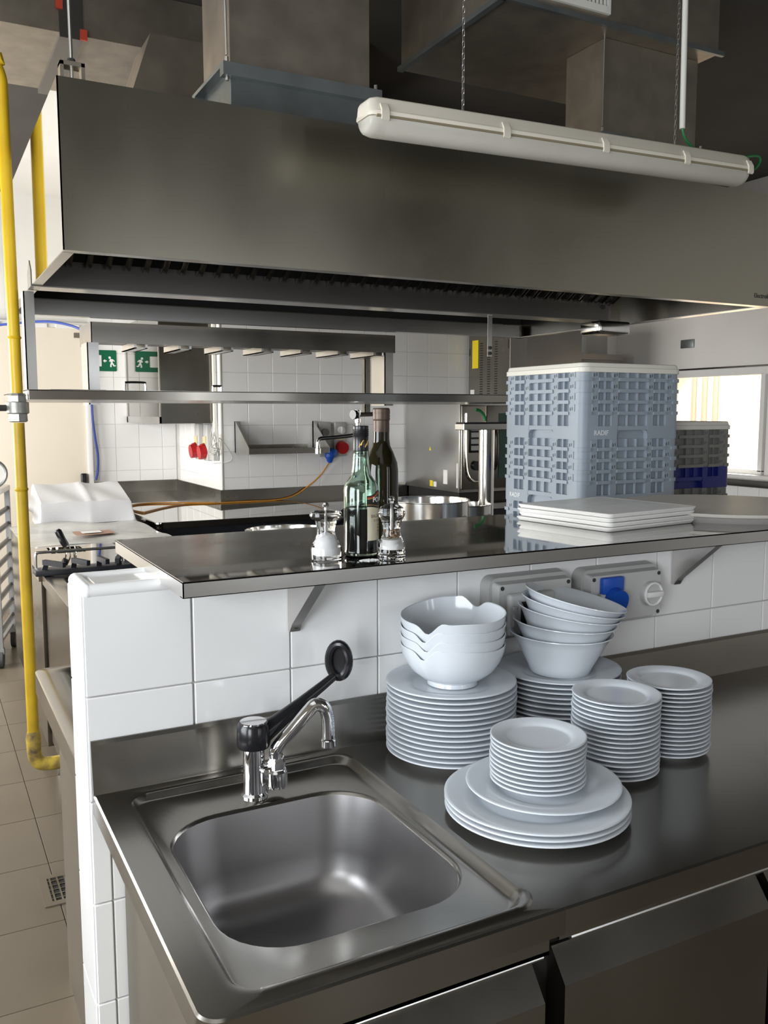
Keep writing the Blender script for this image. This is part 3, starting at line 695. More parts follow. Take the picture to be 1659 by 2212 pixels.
def wrap_text(txt, size, zc, mname, par, bold=0.0, a_mid=None, r=0.0366):
    m_ = text_bm(txt, size, Matrix.Identity(4), 0.0, bold)
    xs = [v.co.x for v in m_.verts]; w_ = max(xs)-min(xs); mid_ = (A0+A1)/2 if a_mid is None else a_mid
    for v in m_.verts:
        a = mid_+(v.co.x-min(xs)-w_/2)/r; v.co = Vector((bx+r*math.cos(a), by+r*math.sin(a), SZ+zc+v.co.y))
    part('lettering', m_, mname, par, smooth=False)
wrap_text('PONTI', 0.0135, 0.1115, 'print_white', lbk, 0.0004)
wrap_text('BALSAMICO', 0.0088, 0.080, 'print_brown', lb, 0.0001, r=0.0363)
wrap_text('DI MODENA', 0.0062, 0.072, 'print_brown', lb, 0.0, r=0.0363)
bm = B(); wrap(bm, 0.0363, -0.95, -0.62, lambda u: 0.064, lambda u: 0.066); wrap(bm, 0.0363, -0.95, -0.62, lambda u: 0.058, lambda u: 0.060); wrap(bm, 0.0363, -0.95, -0.62, lambda u: 0.052, lambda u: 0.054); part('small_print', bm, 'print_pink', lb)
wrap_text('PONTI', 0.0075, 0.1440, 'glass_green', gl, 0.0, math.radians(-108), 0.0326)
for q in (-1.95, -1.15):
    bm = B(); pts = [(bx+0.0160*math.cos(q+d), by+0.0160*math.sin(q+d), SZ+z) for d, z in ((-0.30, 0.220), (-0.1, 0.227), (0.0, 0.224), (0.08, 0.230), (0.3, 0.234))]
    tube(bm, smooth_path(pts, 4), 0.0011, 6); part('gold_script', bm, 'print_gold', cp)
ox, oy = 0.640, 0.060
t = thing('oil_bottle', 'tall dark olive glass bottle with brown capsule behind the vinegar bottle', 'bottle', (ox, oy, SZ))
bm = B(); lathe(bm, [(0, 0.002), (0.030, 0.0), (0.0365, 0.004), (0.037, 0.05), (0.0365, 0.165), (0.0345, 0.182), (0.026, 0.204), (0.0195, 0.218), (0.0175, 0.232), (0.0165, 0.285), (0.0, 0.286)], (ox, oy, SZ), 40); part('glass', bm, 'glass_olive', t)
bm = B(); lathe(bm, [(0, 0.006), (0.030, 0.006), (0.0345, 0.05), (0.0340, 0.160), (0.031, 0.178), (0, 0.178)], (ox, oy, SZ), 32); part('oil', bm, 'oil_dark', t)
bm = B(); lathe(bm, [(0.0176, 0.248), (0.0174, 0.272), (0.0182, 0.273), (0.0190, 0.276), (0.0182, 0.279), (0.0190, 0.282), (0.0182, 0.285), (0.0190, 0.288), (0.0186, 0.296), (0.0165, 0.299), (0, 0.2995)], (ox, oy, SZ), 32); part('capsule', bm, 'cap_brown', t)
# spilt salt
rr = random.Random(5); bm = B()
for k in range(260):
    a = rr.uniform(0, 2*PI); r = math.sqrt(rr.random()); x = 0.527+0.018*r*math.cos(a)+rr.gauss(0, 0.002); y = -0.106+0.011*r*math.sin(a); s = rr.uniform(0.0004, 0.0010)
    box(bm, x-s, y-s, SZ+0.0001, x+s, y+s, SZ+0.0002+1.6*s)
o = single('spilt_salt', bm, 'salt', 'small patch of spilt white salt in front of the vinegar bottle', 'salt'); o['kind'] = 'stuff'

# ------------------------------------------------------------------ trays and round board on the pass shelf
TC = [(1.198, -0.022), (1.517, 0.028), (1.552, 0.372), (1.205, 0.318)]    # outline corners, slightly out of square with the shelf
def tray(k, dx, dy, rot):
    z = SZ+0.0006+0.0112*k; cxm = sum(p[0] for p in TC)/4; cym = sum(p[1] for p in TC)/4
    ca, sa = math.cos(rot), math.sin(rot); hw, hd = 0.170, 0.165
    ang0 = math.radians(7)
    def R_(p): 
        x = p[0]*math.cos(ang0+rot)-p[1]*math.sin(ang0+rot); y = p[0]*math.sin(ang0+rot)+p[1]*math.cos(ang0+rot)
        return (cxm+dx+x, cym+dy+y, p[2])
    def lp(ins, r, zz): return [R_(p) for p in rrect(-hw+ins, -hd+ins, hw-ins, hd-ins, r, 4, zz)]
    bm = B(); loft(bm, [lp(0.012, 0.010, z), lp(0.0075, 0.012, z), lp(0.0055, 0.012, z+0.0010), lp(0.0005, 0.014, z+0.0080), lp(0.0, 0.015, z+0.0092), lp(0.0010, 0.015, z+0.0105), lp(0.004, 0.014, z+0.0110), lp(0.006, 0.013, z+0.0102)])
    o = single('serving_tray', bm, 'melamine', 'square white serving tray, %s of the four on the pass shelf' % ['bottommost', 'third from the top', 'second from the top', 'topmost'][k], 'tray', 'white trays on the pass shelf', ang=50)
    return o, lp
for k, (dx, dy, ro) in enumerate([(-0.004, -0.012, 0.004), (0.003, -0.013, -0.006), (-0.001, -0.010, 0.008), (0.0, -0.012, 0.0)]):
    o, lp = tray(k, dx, dy, ro)
bm = B(); z = SZ+0.0006+0.0112*3+0.0103; loft(bm, [lp(0.008, 0.012, z), lp(0.012, 0.012, z+0.0003)]); part('worn_surface', bm, 'melamine_worn', o)
t = thing('round_board', 'large round grey board lying on the pass shelf behind the trays', 'board', (1.80, 0.155, SZ))
bm = B(); lathe(bm, [(0, 0.017), (0.292, 0.017), (0.298, 0.019), (0.300, 0.023), (0.297, 0.027), (0, 0.027)], (1.80, 0.155, SZ), 72); part('top', bm, 'board_grey', t)
bm = B(); lathe(bm, [(0.262, 0.0), (0.270, 0.0), (0.292, 0.017), (0.28, 0.017)], (1.80, 0.155, SZ), 72); part('rim', bm, 'board_side', t)
# ------------------------------------------------------------------ stacked dishwasher racks
def stepped(h, inset, spans, r=0.03, n=5):
    """square outline with rounded corners whose sides are set back over the given spans"""
    def side():
        pts = []
        for a, b in spans:
            pts += [(a, 0), (a, inset), (b, inset), (b, 0)]
        return pts
    out = []
    for q in range(4):
        ca, sa = math.cos(q*PI/2), math.sin(q*PI/2)
        loc = [(-h+r+r*math.cos(a), -h+r+r*math.sin(a)) for a in [PI+0.5*PI*k/n for k in range(n+1)]]
        loc += [(u, -h+d) for u, d in side()]
        out += [(x*ca-y*sa, x*sa+y*ca) for x, y in loc]
    return out
HB_ = 0.250
SP_C = [(-0.172, -0.106), (-0.075, 0.075), (0.106, 0.172)]
def fbox(bm, u0, u1, d0, d1, z0, z1):
    """a block on each of the four faces; d is the distance from the centre"""
    for q in range(4):
        vs = []
        for z in (z0, z1):
            for u, d in ((u0, -d1), (u1, -d1), (u1, -d0), (u0, -d0)):
                ca, sa = math.cos(q*PI/2), math.sin(q*PI/2); vs.append(bm.verts.new((u*ca-d*sa, u*sa+d*ca, z)))
        for f in ((0,3,2,1),(4,5,6,7),(0,1,5,4),(1,2,6,5),(2,3,7,6),(3,0,4,7)): bm.faces.new([vs[i] for i in f])
def extender_bm(h=0.0425):
    bm = B()
    prism(bm, stepped(HB_-0.002, 0.014, SP_C), 'z', 0.004, h)
    # stepped lower rail: lower over the cells, raised over the hook panels, all round
    prism(bm, stepped(HB_+0.003, 0.005, [(-0.206, -0.172), (-0.106, -0.075), (0.075, 0.106), (0.172, 0.206)]), 'z', -0.002, 0.0115)
    for a, b in ((-0.204, -0.174), (-0.104, -0.077), (0.077, 0.104), (0.174, 0.204)):
        fbox(bm, a, b, HB_-0.012, HB_+0.0005, 0.008, h-0.004)
    for u in (-0.139, 0.139, -0.025, 0.025):
        fbox(bm, u-0.0026, u+0.0026, HB_-0.017, HB_-0.001, 0.008, h)
    return bm
def extender_dark(h=0.0425):
    bm = B()
    for a, b in ((-0.204, -0.174), (-0.104, -0.077), (0.077, 0.104), (0.174, 0.204)):
        fbox(bm, a+0.004, a+0.010, HB_-0.002, HB_+0.0010, 0.014, 0.026); fbox(bm, a+0.016, a+0.020, HB_-0.002, HB_+0.0010, 0.016, 0.028)
    return bm
def rack_base_bm(h=0.094):
    bm = B()
    zl = 0.050
    prism(bm, stepped(HB_, 0.022, [(-0.078, 0.078)]), 'z', 0.0, 0.034)
    prism(bm, stepped(HB_, 0.001, [(-0.078, 0.078)]), 'z', 0.034, zl)
    prism(bm, stepped(HB_, 0.015, SP_C), 'z', zl, h)
    # rounded shoulders of the hand hold
    for s in (-1, 1):
        for k in range(5):
            a0 = 0.5*PI*k/5; w_ = 0.024*(1-math.sin(a0))
            fbox(bm, *(sorted((s*0.078, s*(0.078-w_)))), HB_-0.02, HB_, 0.034-0.024*(1-math.cos(a0))-0.001-0.0, 0.034)
    for u in (-0.139, 0.139, -0.025, 0.025): fbox(bm, u-0.0022, u+0.0022, HB_-0.012, HB_-0.001, zl, h)
    return bm
EXT = finish(extender_bm(), 'extender', 'crate_grey', True, 25)
EXTD = finish(extender_dark(), 'hook_slots', 'crate_shadow', False)
BASE = finish(rack_base_bm(), 'rack_base', 'crate_grey', True, 25)
def with_mat(me, m):
    c = me.copy(); c.materials.clear(); c.materials.append(MATS[m]); return c
EXT_SHADED, BASE_SHADED, BASE_B = with_mat(EXT, 'crate_grey_shaded'), with_mat(BASE, 'crate_grey_shaded'), with_mat(BASE, 'crate_blue')
def rack(x, y, z, label, n_ext=4, ext=EXT, base=BASE, text=None, group='racks in the grey stack'):
    t = thing('dish_rack', label, 'crate', (x, y, z), group=group)
    b = bpy.data.objects.new('rack_base', base); C.objects.link(b); b.parent = t
    for k in range(n_ext):
        e = bpy.data.objects.new('extender', ext); C.objects.link(e); e.parent = t; e.location = (0, 0, 0.094+0.0425*k)
        d = bpy.data.objects.new('hook_slots', EXTD); C.objects.link(d); d.parent = e; d['kind'] = 'stuff'
    if text:
        for side in text:
            if side == 'front': m_ = text_bm('RADIF', 0.026, MX((-0.192, -HB_-0.0008, 0.016)), 0.0003, 0.0006)
            else: m_ = text_bm('RADIF', 0.026, MXL((-HB_-0.0008, 0.200, 0.016)), 0.0003, 0.0006)
            l_ = part('lettering', m_, 'crate_print', b, local=True, smooth=False)
    return t
def lid(x, y, z, label):
    bm = B()
    loft(bm, [rrect(-0.252, -0.252, 0.252, 0.252, 0.034, 6, 0.0), rrect(-0.254, -0.254, 0.254, 0.254, 0.036, 6, 0.001), rrect(-0.254, -0.254, 0.254, 0.254, 0.036, 6, 0.018), rrect(-0.250, -0.250, 0.250, 0.250, 0.034, 6, 0.020),
              rrect(-0.246, -0.246, 0.246, 0.246, 0.032, 6, 0.034), rrect(-0.242, -0.242, 0.242, 0.242, 0.03, 6, 0.036)])
    bmesh.ops.translate(bm, verts=bm.verts, vec=(x, y, z))
    return single('plastic_cover', bm, 'crate_lid', label, 'cover')
CX, CY = 2.205, 1.205
zt = 1.499; HR = 0.094+4*0.0425
rack(CX, CY, zt, 'grey plastic dish rack directly under the cream lid of the tall stack', text=['front'])
rack(CX, CY, zt-HR, 'grey plastic dish rack second under the lid of the tall stack', text=['side'])
rack(CX, CY, zt-2*HR, 'grey plastic dish rack third under the lid, behind the white trays', text=['front'])
rack(CX, CY, zt-3*HR, 'grey plastic dish rack fourth under the lid of the tall stack')
rack(CX, CY, zt-4*HR, 'grey plastic dish rack at the bottom of the tall stack on the dolly')
lid(CX, CY, zt+HR-0.012, 'cream plastic cover closing the tall grey rack stack')
def dolly(x, y, z1, label):
    t = thing('rack_dolly', label, 'dolly', (x, y, 0))
    bm = B(); box(bm, x-0.26, y-0.26, z1-0.05, x+0.26, y+0.26, z1-0.002, 0.01); part('platform', bm, 'black_matte', t)
    for sx_ in (-1, 1):
        for sy_ in (-1, 1):
            bm = B(); cyl(bm, (x+sx_*0.2-0.015, y+sy_*0.2, 0.05), (x+sx_*0.2+0.015, y+sy_*0.2, 0.05), 0.05, 16)
            c_ = part('caster', bm, 'rubber', t)
            bm = B(); box(bm, x+sx_*0.2-0.02, y+sy_*0.2-0.02, 0.09, x+sx_*0.2+0.02, y+sy_*0.2+0.02, z1-0.045); part('fork', bm, 'steel_dark', c_)
dolly(CX, CY, zt-4*HR, 'black wheeled dolly under the tall grey rack stack')
C2X, C2Y = 2.722, 1.392
zz = 1.270
rack(C2X, C2Y, zz, 'blue dish rack with shaded grey extenders in the farther stack', 4, EXT_SHADED, BASE_B, group='racks in the farther stack')
rack(C2X, C2Y, zz-HR, 'shaded grey dish rack under the blue rack in the farther stack', 4, EXT_SHADED, BASE_SHADED, group='racks in the farther stack')
rack(C2X, C2Y, zz-2*HR, 'shaded grey dish rack second under the blue rack in the farther stack', 4, EXT_SHADED, BASE_SHADED, group='racks in the farther stack')
rack(C2X, C2Y, zz-3*HR, 'shaded grey dish rack at the bottom of the farther stack', 4, EXT_SHADED, BASE_SHADED, group='racks in the farther stack')
lid(C2X, C2Y, zz+HR-0.008, 'cream plastic cover closing the farther stack with the blue rack')
dolly(C2X, C2Y, zz-3*HR, 'black wheeled dolly under the farther rack stack')

# ------------------------------------------------------------------ extraction hood
HX0, HX1, HY0, HY1, HZA, HZB = 0.137, 3.03, 1.0, 2.80, 2.05, 2.511
t = thing('extraction_hood', 'large brushed stainless steel extraction hood hanging over the cooking island', 'hood', (1.58, 1.9, HZA))
bm = B(); box(bm, HX0, HY0, HZA, HX1, HY0+0.004, HZB); fp = part('front_panel', bm, 'steel_hood', t, smooth=False)
bm = text_bm('Electrolux Professional', 0.026, MX((2.905, HY0-0.0006, 2.083)), 0.0002, 0.0003); part('lettering', bm, 'hood_print', fp, smooth=False)
bm = B(); box(bm, HX0, HY0, HZA, HX0+0.004, HY1, HZB); part('side_panel', bm, 'steel_mirror', t, smooth=False)
bm = B(); box(bm, HX1-0.004, HY0, HZA, HX1, HY1, HZB); part('side_panel', bm, 'steel', t, smooth=False)
bm = B(); box(bm, HX0, HY1-0.004, HZA, HX1, HY1, HZB); part('rear_panel', bm, 'steel_hood', t, smooth=False)
bm = B(); box(bm, HX0+0.004, HY0+0.004, HZB-0.004, HX1-0.004, HY1-0.004, HZB); part('top_panel', bm, 'steel_dark', t, smooth=False)
bm = B()
box(bm, HX0+0.004, HY0+0.004, HZA, HX1-0.004, HY0+0.045, HZA+0.003); box(bm, HX0+0.004, HY0+0.04, HZA, HX0+0.035, HY1-0.004, HZA+0.003)
box(bm, HX1-0.05, HY0+0.04, HZA, HX1-0.004, HY1-0.004, HZA+0.003); box(bm, HX0+0.004, HY1-0.045, HZA, HX1-0.004, HY1-0.004, HZA+0.003)
box(bm, HX0+0.035, HY1-0.05, HZA, HX1-0.05, HY1-0.047, HZA+0.07)
part('bottom_flange', bm, 'steel_light', t, smooth=False)
GX0, GX1 = HX0+0.012, 2.83
bm = B(); box(bm, GX0, 1.80, HZA+0.004, GX1, 1.803, 2.146); box(bm, GX0, 1.803, 2.143, GX1, 1.90, 2.146); box(bm, GX0, 1.90, HZA+0.004, GX1, 1.903, 2.146)
gu = part('gutter', bm, 'steel_dark', t, smooth=False)
bm = B(); box(bm, GX0, 1.798, HZA, GX1, 1.905, HZA+0.004)
part('gutter_underside', bm, 'steel_light', gu, smooth=False)
bm = B(); prism(bm, [(1.79, HZA-0.002), (1.79, 2.19), (1.85, 2.22), (1.91, 2.19), (1.91, HZA-0.002)], 'x', GX1, GX1+0.06); ec = part('end_bracket', bm, 'steel', gu, smooth=False)
bm = B(); cyl(bm, (GX1-0.045, 1.80, 2.12), (GX1-0.045, 1.794, 2.12), 0.012, 10); part('bolt', bm, 'screw_dark', ec)
bm = B(); prism(bm, [(1.76, HZA-0.004), (1.76, HZA+0.05), (1.80, HZA+0.09), (1.86, HZA+0.05), (1.86, HZA-0.004)], 'x', HX0-0.002, HX0+0.035); part('corner_bracket', bm, 'steel', gu, smooth=False)
bm = B(); box(bm, 2.70, 1.72, 1.985, 2.90, 1.87, 2.046, 0.014, 3); part('drain_cup', bm, 'pot_steel', gu)
bm = B(); box(bm, 2.114, 1.815, 1.86, 2.138, 1.818, 2.050, 0.0); st = part('strap', bm, 'steel_light', gu)
bm = B(); cyl(bm, (2.126, 1.815, 1.90), (2.126, 1.808, 1.90), 0.008, 10); cyl(bm, (2.126, 1.815, 1.875), (2.126, 1.808, 1.875), 0.008, 10); part('strap_bolts', bm, 'screw_dark', st)
# sloping bank of baffle filters, each baffle a strip
def baffle(y0, z0, y1, z1):
    bm = B(); d = Vector((0, y1-y0, z1-z0)); L_len = d.length; d.normalize(); nn = Vector((0, -d.z, d.y))
    for (a, b, c, e) in ((-0.011, 0.011, 0.0, 0.003), (-0.011, -0.008, 0.0, 0.018), (0.008, 0.011, 0.0, 0.018)):
        vs = []
        for s in (0.0, L_len):
            for u, h in ((a, c), (b, c), (b, e), (a, e)):
                p = Vector((u, y0, z0))+d*s+nn*h; vs.append(bm.verts.new(p))
        for f in ((0,3,2,1),(4,5,6,7),(0,1,5,4),(1,2,6,5),(2,3,7,6),(3,0,4,7)): bm.faces.new([vs[i] for i in f])
    return finish(bm, 'baffle', 'steel', False)
FB = thing  # (name kept short for the loops below)
bf = baffle(1.797, 2.140, 1.25, 2.46)
bm = B(); prism(bm, [(1.812, 2.18), (1.25, 2.495), (1.25, 2.492), (1.81, 2.177)], 'x', GX0, GX1); fl = part('filter_bank', bm, 'black_matte', t, smooth=False)
wl = world_loc(fl)
nb_ = 39
for k in range(nb_):
    o = bpy.data.objects.new('baffle', bf); C.objects.link(o); o.parent = fl; o.location = Vector((GX0+0.05+0.0690*k, 0, 0))-wl
bm = B(); prism(bm, [(1.888, 2.20), (2.45, 2.50), (2.45, 2.497), (1.89, 2.197)], 'x', GX0, GX1); part('filter_bank', bm, 'black_matte', t, smooth=False)
bm = B(); box(bm, HX0+0.004, HY0+0.004, 2.30, HX1-0.004, HY0+0.006, HZB-0.004); part('inner_shade_sheet', bm, 'black_matte', t, smooth=False)  # black sheet added inside the front panel to paint the unlit interior dark
bm = B(); box(bm, HX0+0.006, HY1-0.010, 2.13, HX1-0.006, HY1-0.006, HZB-0.004); part('inner_shade_sheet', bm, 'black_matte', t, smooth=False)  # second black sheet, painting in the shade before the rear panel
# hanger at the front left corner of the hood
t = thing('hood_hanger', 'threaded rod and bracket carrying the left front corner of the hood', 'hanger', (0.19, 1.06, HZB))
bm = B(); box(bm, 0.155, 1.05, HZB+0.001, 0.165, 1.09, HZB+0.06); box(bm, 0.212, 1.05, HZB+0.001, 0.222, 1.09, HZB+0.06); box(bm, 0.155, 1.05, HZB+0.05, 0.222, 1.09, HZB+0.062); part('bracket', bm, 'galvanised', t)
bm = B(); cyl(bm, (0.189, 1.07, HZB+0.02), (0.186, 1.07, ZC), 0.005, 8); part('rod', bm, 'steel_light', t)
bm = B(); lathe(bm, [(0, 0), (0.011, 0), (0.011, 0.012), (0, 0.012)], (0.189, 1.07, HZB+0.062), 6); part('nut', bm, 'screw_dark', t, smooth=False)

# ------------------------------------------------------------------ ducts above the hood
def riser(x0, x1, y0, y1, label, ztop=ZC):
    t = thing('duct_riser', label, 'duct', ((x0+x1)/2, (y0+y1)/2, HZB), group='duct risers on the hood')
    bm = B(); box(bm, x0, y0, 2.668, x1, y1, ztop); part('duct', bm, 'galvanised', t, smooth=False)
    bm = B()
    loft(bm, [rrect(x0-0.005, y0-0.012, x1+0.005, y1+0.01, 0.002, 1, HZB+0.001), rrect(x0, y0, x1, y1, 0.002, 1, 2.655)]); part('collar', bm, 'galvanised_blue', t, smooth=False)
    bm = B(); e = 0.032
    for a, b, c, d in ((x0-e, x1+e, y0-e, y0), (x0-e, x1+e, y1, y1+e), (x0-e, x0, y0, y1), (x1, x1+e, y0, y1)):
        box(bm, a, c, 2.655, b, d, 2.667); box(bm, a, c, 2.628, b, c+0.003 if d-c > 0.05 else d, 2.655)
    fl_ = part('flange', bm, 'galvanised_blue', t, smooth=False)
    bm = B()
    for x in (x0-e/2, x1+e/2): cyl(bm, (x, y0-e/2, 2.615), (x, y0-e/2, 2.685), 0.006, 8)
    part('flange_bolt', bm, 'steel_light', fl_)
    return t
riser(0.668, 1.150, 1.120, 1.400, 'large square galvanised duct rising from the left of the hood')
riser(2.150, 2.640, 1.105, 1.330, 'square galvanised duct rising from the right of the hood behind the lamp', 3.019)
bm = B(); cyl(bm, (0.652, 1.104, 2.69), (0.647, 1.104, ZC), 0.0035, 8); single('hanging_rod', bm, 'steel_light', 'thin threaded rod beside the large left duct', 'rod')
bm = B(); cyl(bm, (2.134, 1.089, 2.69), (2.134, 1.089, 3.02), 0.0025, 8); single('hanging_rod', bm, 'steel_light', 'thin threaded rod beside the right duct behind the lamp', 'rod')
t = thing('duct_plenum', 'horizontal galvanised duct box with a white grille above the right of the hood', 'duct', (2.1, 1.4, 3.04))
bm = B(); box(bm, 1.62, 1.02, 3.02, 2.66, 1.75, ZC-0.002); part('duct', bm, 'galvanised', t, smooth=False)
bm = B(); box(bm, 1.60, 1.005, 3.012, 2.68, 1.02, 3.03); box(bm, 1.60, 1.005, 3.012, 1.625, 1.75, 3.03); part('edge_angle', bm, 'galvanised_blue', t, smooth=False)
bm = B(); 
for q in ((1.70, 2.09, 3.055, 3.08), (1.70, 1.715, 3.08, 3.30), (2.075, 2.09, 3.08, 3.30), (1.70, 2.09, 3.30, 3.32)): box(bm, q[0], 1.008, q[2], q[1], 1.02, q[3])
gr = part('grille_frame', bm, 'conduit_white', t, smooth=False)
for k in range(20):
    bm = B(); box(bm, 1.722+0.0178*k, 1.010, 3.08, 1.730+0.0178*k, 1.019, 3.30); part('grille_slat', bm, 'conduit_white', gr, smooth=False)
t = thing('main_duct', 'long horizontal galvanised duct under the ceiling at the rear left', 'duct', (0.0, 2.8, 3.13))
bm = B(); box(bm, XL+0.02, 2.3, 3.13, 0.345, 3.0, ZC-0.003); part('duct', bm, 'galvanised', t, smooth=False)
bm = B(); box(bm, 0.435, 2.3, 3.13, 1.75, 3.0, ZC-0.003); part('duct', bm, 'galvanised', t, smooth=False)
bm = B(); box(bm, 0.345, 2.29, 3.11, 0.435, 3.01, ZC-0.002); part('joint', bm, 'steel_dark', t, smooth=False)
for x, z in ((0.436, 3.13), (0.345, 3.235)):
    bm = B(); box(bm, x-0.012, 2.281, z-0.02, x+0.015, 2.292, z+0.02); part('red_tape', bm, 'red_tape', t, smooth=False)
bm = B(); prism(bm, [(0.45, HZB+0.001), (0.640, 3.075), (1.20, 3.075), (1.20, HZB+0.001)], 'y', 2.0, 2.28)
single('duct_elbow', bm, 'galvanised', 'sloping galvanised duct piece on the hood behind the large left duct', 'duct', smooth=False)
bm = B(); box(bm, 1.76, 3.0, 2.75, 4.6, 3.7, ZC-0.002); single('rear_duct', bm, 'galvanised', 'wide galvanised duct in the shade behind the lamp', 'duct', smooth=False)

# ------------------------------------------------------------------ fluorescent lamp on chains
LX0, LX1, LY, LZ0 = 0.915, 2.455, 0.70, 2.382
tilt = 0.022
t = thing('fluorescent_lamp', 'long white weatherproof fluorescent lamp hanging on chains before the hood', 'lamp', ((LX0+LX1)/2, LY, LZ0+0.02))
def lprof(w, z, x, r=0.02): return None
def lz(x): return LZ0+tilt*(x-LX0)
def section(x, sc, prof):
    return [(x, LY+u*sc, lz(x)+0.045+(w_-0.045)*sc) for u, w_ in prof]
hp = [(-0.052, 0.046), (-0.054, 0.052), (-0.054, 0.058), (-0.046, 0.066), (-0.040, 0.094), (-0.032, 0.100), (0.032, 0.100), (0.040, 0.094), (0.046, 0.066), (0.054, 0.058), (0.054, 0.052), (0.052, 0.046)]
bm = B(); loft(bm, [section(LX0, 0.72, hp), section(LX0+0.008, 0.90, hp), section(LX0+0.030, 1, hp), section(LX1-0.030, 1, hp), section(LX1-0.008, 0.9, hp), section(LX1, 0.72, hp)]); part('housing', bm, 'lamp_housing', t, ang=40)
dp = [(0.050*math.cos(a), 0.044+0.046*math.sin(a)*(1 if abs(math.sin(a)) < 0.99 else 1)) for a in [PI+PI*k/14 for k in range(15)]]
bm = B(); loft(bm, [section(LX0+0.004, 0.70, dp), section(LX0+0.012, 0.88, dp), section(LX0+0.034, 1, dp), section(LX1-0.034, 1, dp), section(LX1-0.012, 0.88, dp), section(LX1-0.004, 0.7, dp)]); part('diffuser', bm, 'lamp_diffuser', t, ang=50)
bm = B(); a = ring(bm, section(LX0+0.02, 1.01, [(-0.0535, 0.041), (-0.0535, 0.047), (0.0535, 0.047), (0.0535, 0.041)])); b_ = ring(bm, section(LX1-0.02, 1.01, [(-0.0535, 0.041), (-0.0535, 0.047), (0.0535, 0.047), (0.0535, 0.041)])); bridge(bm, a, b_); cap(bm, a, True); cap(bm, b_); part('gasket', bm, 'lamp_gasket', t)
bm = B(); tube(bm, [(LX0+0.08, LY, lz(LX0+0.08)+0.030), (LX1-0.08, LY, lz(LX1-0.08)+0.030)], 0.013, 12); part('fluorescent_tube', bm, 'lamp_reflector', t)
for x in (LX0+0.045, 1.375, 1.765, 2.125, LX1-0.02):
    bm = B(); prism(bm, [(-0.046+LY, lz(x)+0.080), (-0.058+LY, lz(x)+0.060), (-0.059+LY, lz(x)+0.036), (-0.053+LY, lz(x)+0.032), (-0.052+LY, lz(x)+0.056), (-0.043+LY, lz(x)+0.078)], 'x', x-0.012, x+0.012); part('clip', bm, 'lamp_housing', t)
link = B(); lp_ = [(0.0036*math.cos(a), 0, (0.0062 if math.sin(a) > 0 else -0.0062)+0.0036*math.sin(a)) for a in [2*PI*k/14 for k in range(14)]]
tube(link, lp_, 0.0009, 5, closed=True); LINK = finish(link, 'chain_link', 'steel_light')
for x, lab in ((1.252, 'steel chain carrying the left part of the fluorescent lamp'), (2.118, 'steel chain carrying the right part of the fluorescent lamp beside the conduit')):
    z = lz(x)+0.112
    t2 = thing('lamp_chain', lab, 'chain', (x, LY, z), group='lamp chains')
    bm = B(); box(bm, x-0.014, LY-0.012, z-0.012, x+0.014, LY+0.012, z-0.008); tube(bm, arc((x, LY, z-0.008), 0.006, 0, PI, 8), 0.0012, 6); part('hook', bm, 'steel', t2)
    n_l = int((ZC-z)/0.0165)
    for k in range(n_l):
        o = bpy.data.objects.new('chain_link', LINK); C.objects.link(o); o.parent = t2; o.location = (0, 0, 0.006+0.0165*k); o.rotation_euler = (0, 0, (PI/2 if k % 2 else 0)+0.35)
bm = B(); cyl(bm, (2.139, LY-0.012, 2.571), (2.128, LY-0.012, ZC), 0.0098, 14); single('conduit', bm, 'conduit_white', 'white plastic conduit coming down beside the right lamp chain', 'conduit')
bm = B(); tube(bm, smooth_path([(2.139, LY-0.012, 2.60), (2.142, LY-0.012, 2.565), (2.17, LY-0.01, 2.53), (2.26, LY, 2.505), (2.40, LY, 2.508), (2.52, LY+0.005, 2.535), (2.558, LY+0.01, 2.532), (2.552, LY+0.01, 2.51), (2.51, LY, 2.482), (2.452, LY, lz(2.45)+0.05)], 7), 0.0042, 8)
single('lamp_cable', bm, 'cable_green', 'green cable looping from the conduit to the end of the lamp', 'cable')

# ------------------------------------------------------------------ yellow gas pipe
PX, PY, PR = 0.086, 1.90, 0.0213
t = thing('gas_pipe', 'yellow painted gas pipe with grey valve running up beside the hood', 'pipe', (PX, PY, 0.25))
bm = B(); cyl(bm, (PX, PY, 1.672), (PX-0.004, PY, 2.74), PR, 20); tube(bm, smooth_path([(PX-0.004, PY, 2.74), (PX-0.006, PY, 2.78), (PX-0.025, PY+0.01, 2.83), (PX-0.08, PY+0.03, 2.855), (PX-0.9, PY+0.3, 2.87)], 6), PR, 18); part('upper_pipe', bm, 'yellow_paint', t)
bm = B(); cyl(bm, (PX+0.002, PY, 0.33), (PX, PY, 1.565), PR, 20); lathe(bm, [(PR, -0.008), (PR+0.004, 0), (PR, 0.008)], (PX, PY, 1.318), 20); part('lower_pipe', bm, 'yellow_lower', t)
bm = B(); lathe(bm, [(PR, -0.006), (PR+0.004, 0), (PR, 0.006)], (PX, PY, 1.875), 20); part('weld_ring', bm, 'yellow_paint', t)
bm = B(); lathe(bm, [(PR+0.001, 0.33), (PR+0.006, 0.332), (PR+0.007, 0.36), (PR+0.002, 0.385)], (PX+0.002, PY, 0), 18)
tube(bm, smooth_path([(PX+0.002, PY, 0.345), (PX+0.003, PY, 0.29), (PX+0.02, PY, 0.255), (PX+0.06, PY, 0.245), (PX+0.117, PY, 0.245)], 6), PR+0.005, 18); part('elbow', bm, 'yellow_worn', t, label='rusty worn elbow')
vz = 1.567
bm = B(); lathe(bm, [(PR+0.006, 0), (PR+0.012, 0.004), (PR+0.011, 0.030), (PR+0.017, 0.033), (PR+0.017, 0.071), (PR+0.010, 0.075), (PR+0.009, 0.097), (PR+0.011, 0.099), (PR+0.006, 0.106)], (PX, PY, vz), 8)
vb = part('valve', bm, 'valve_metal', t, smooth=False)
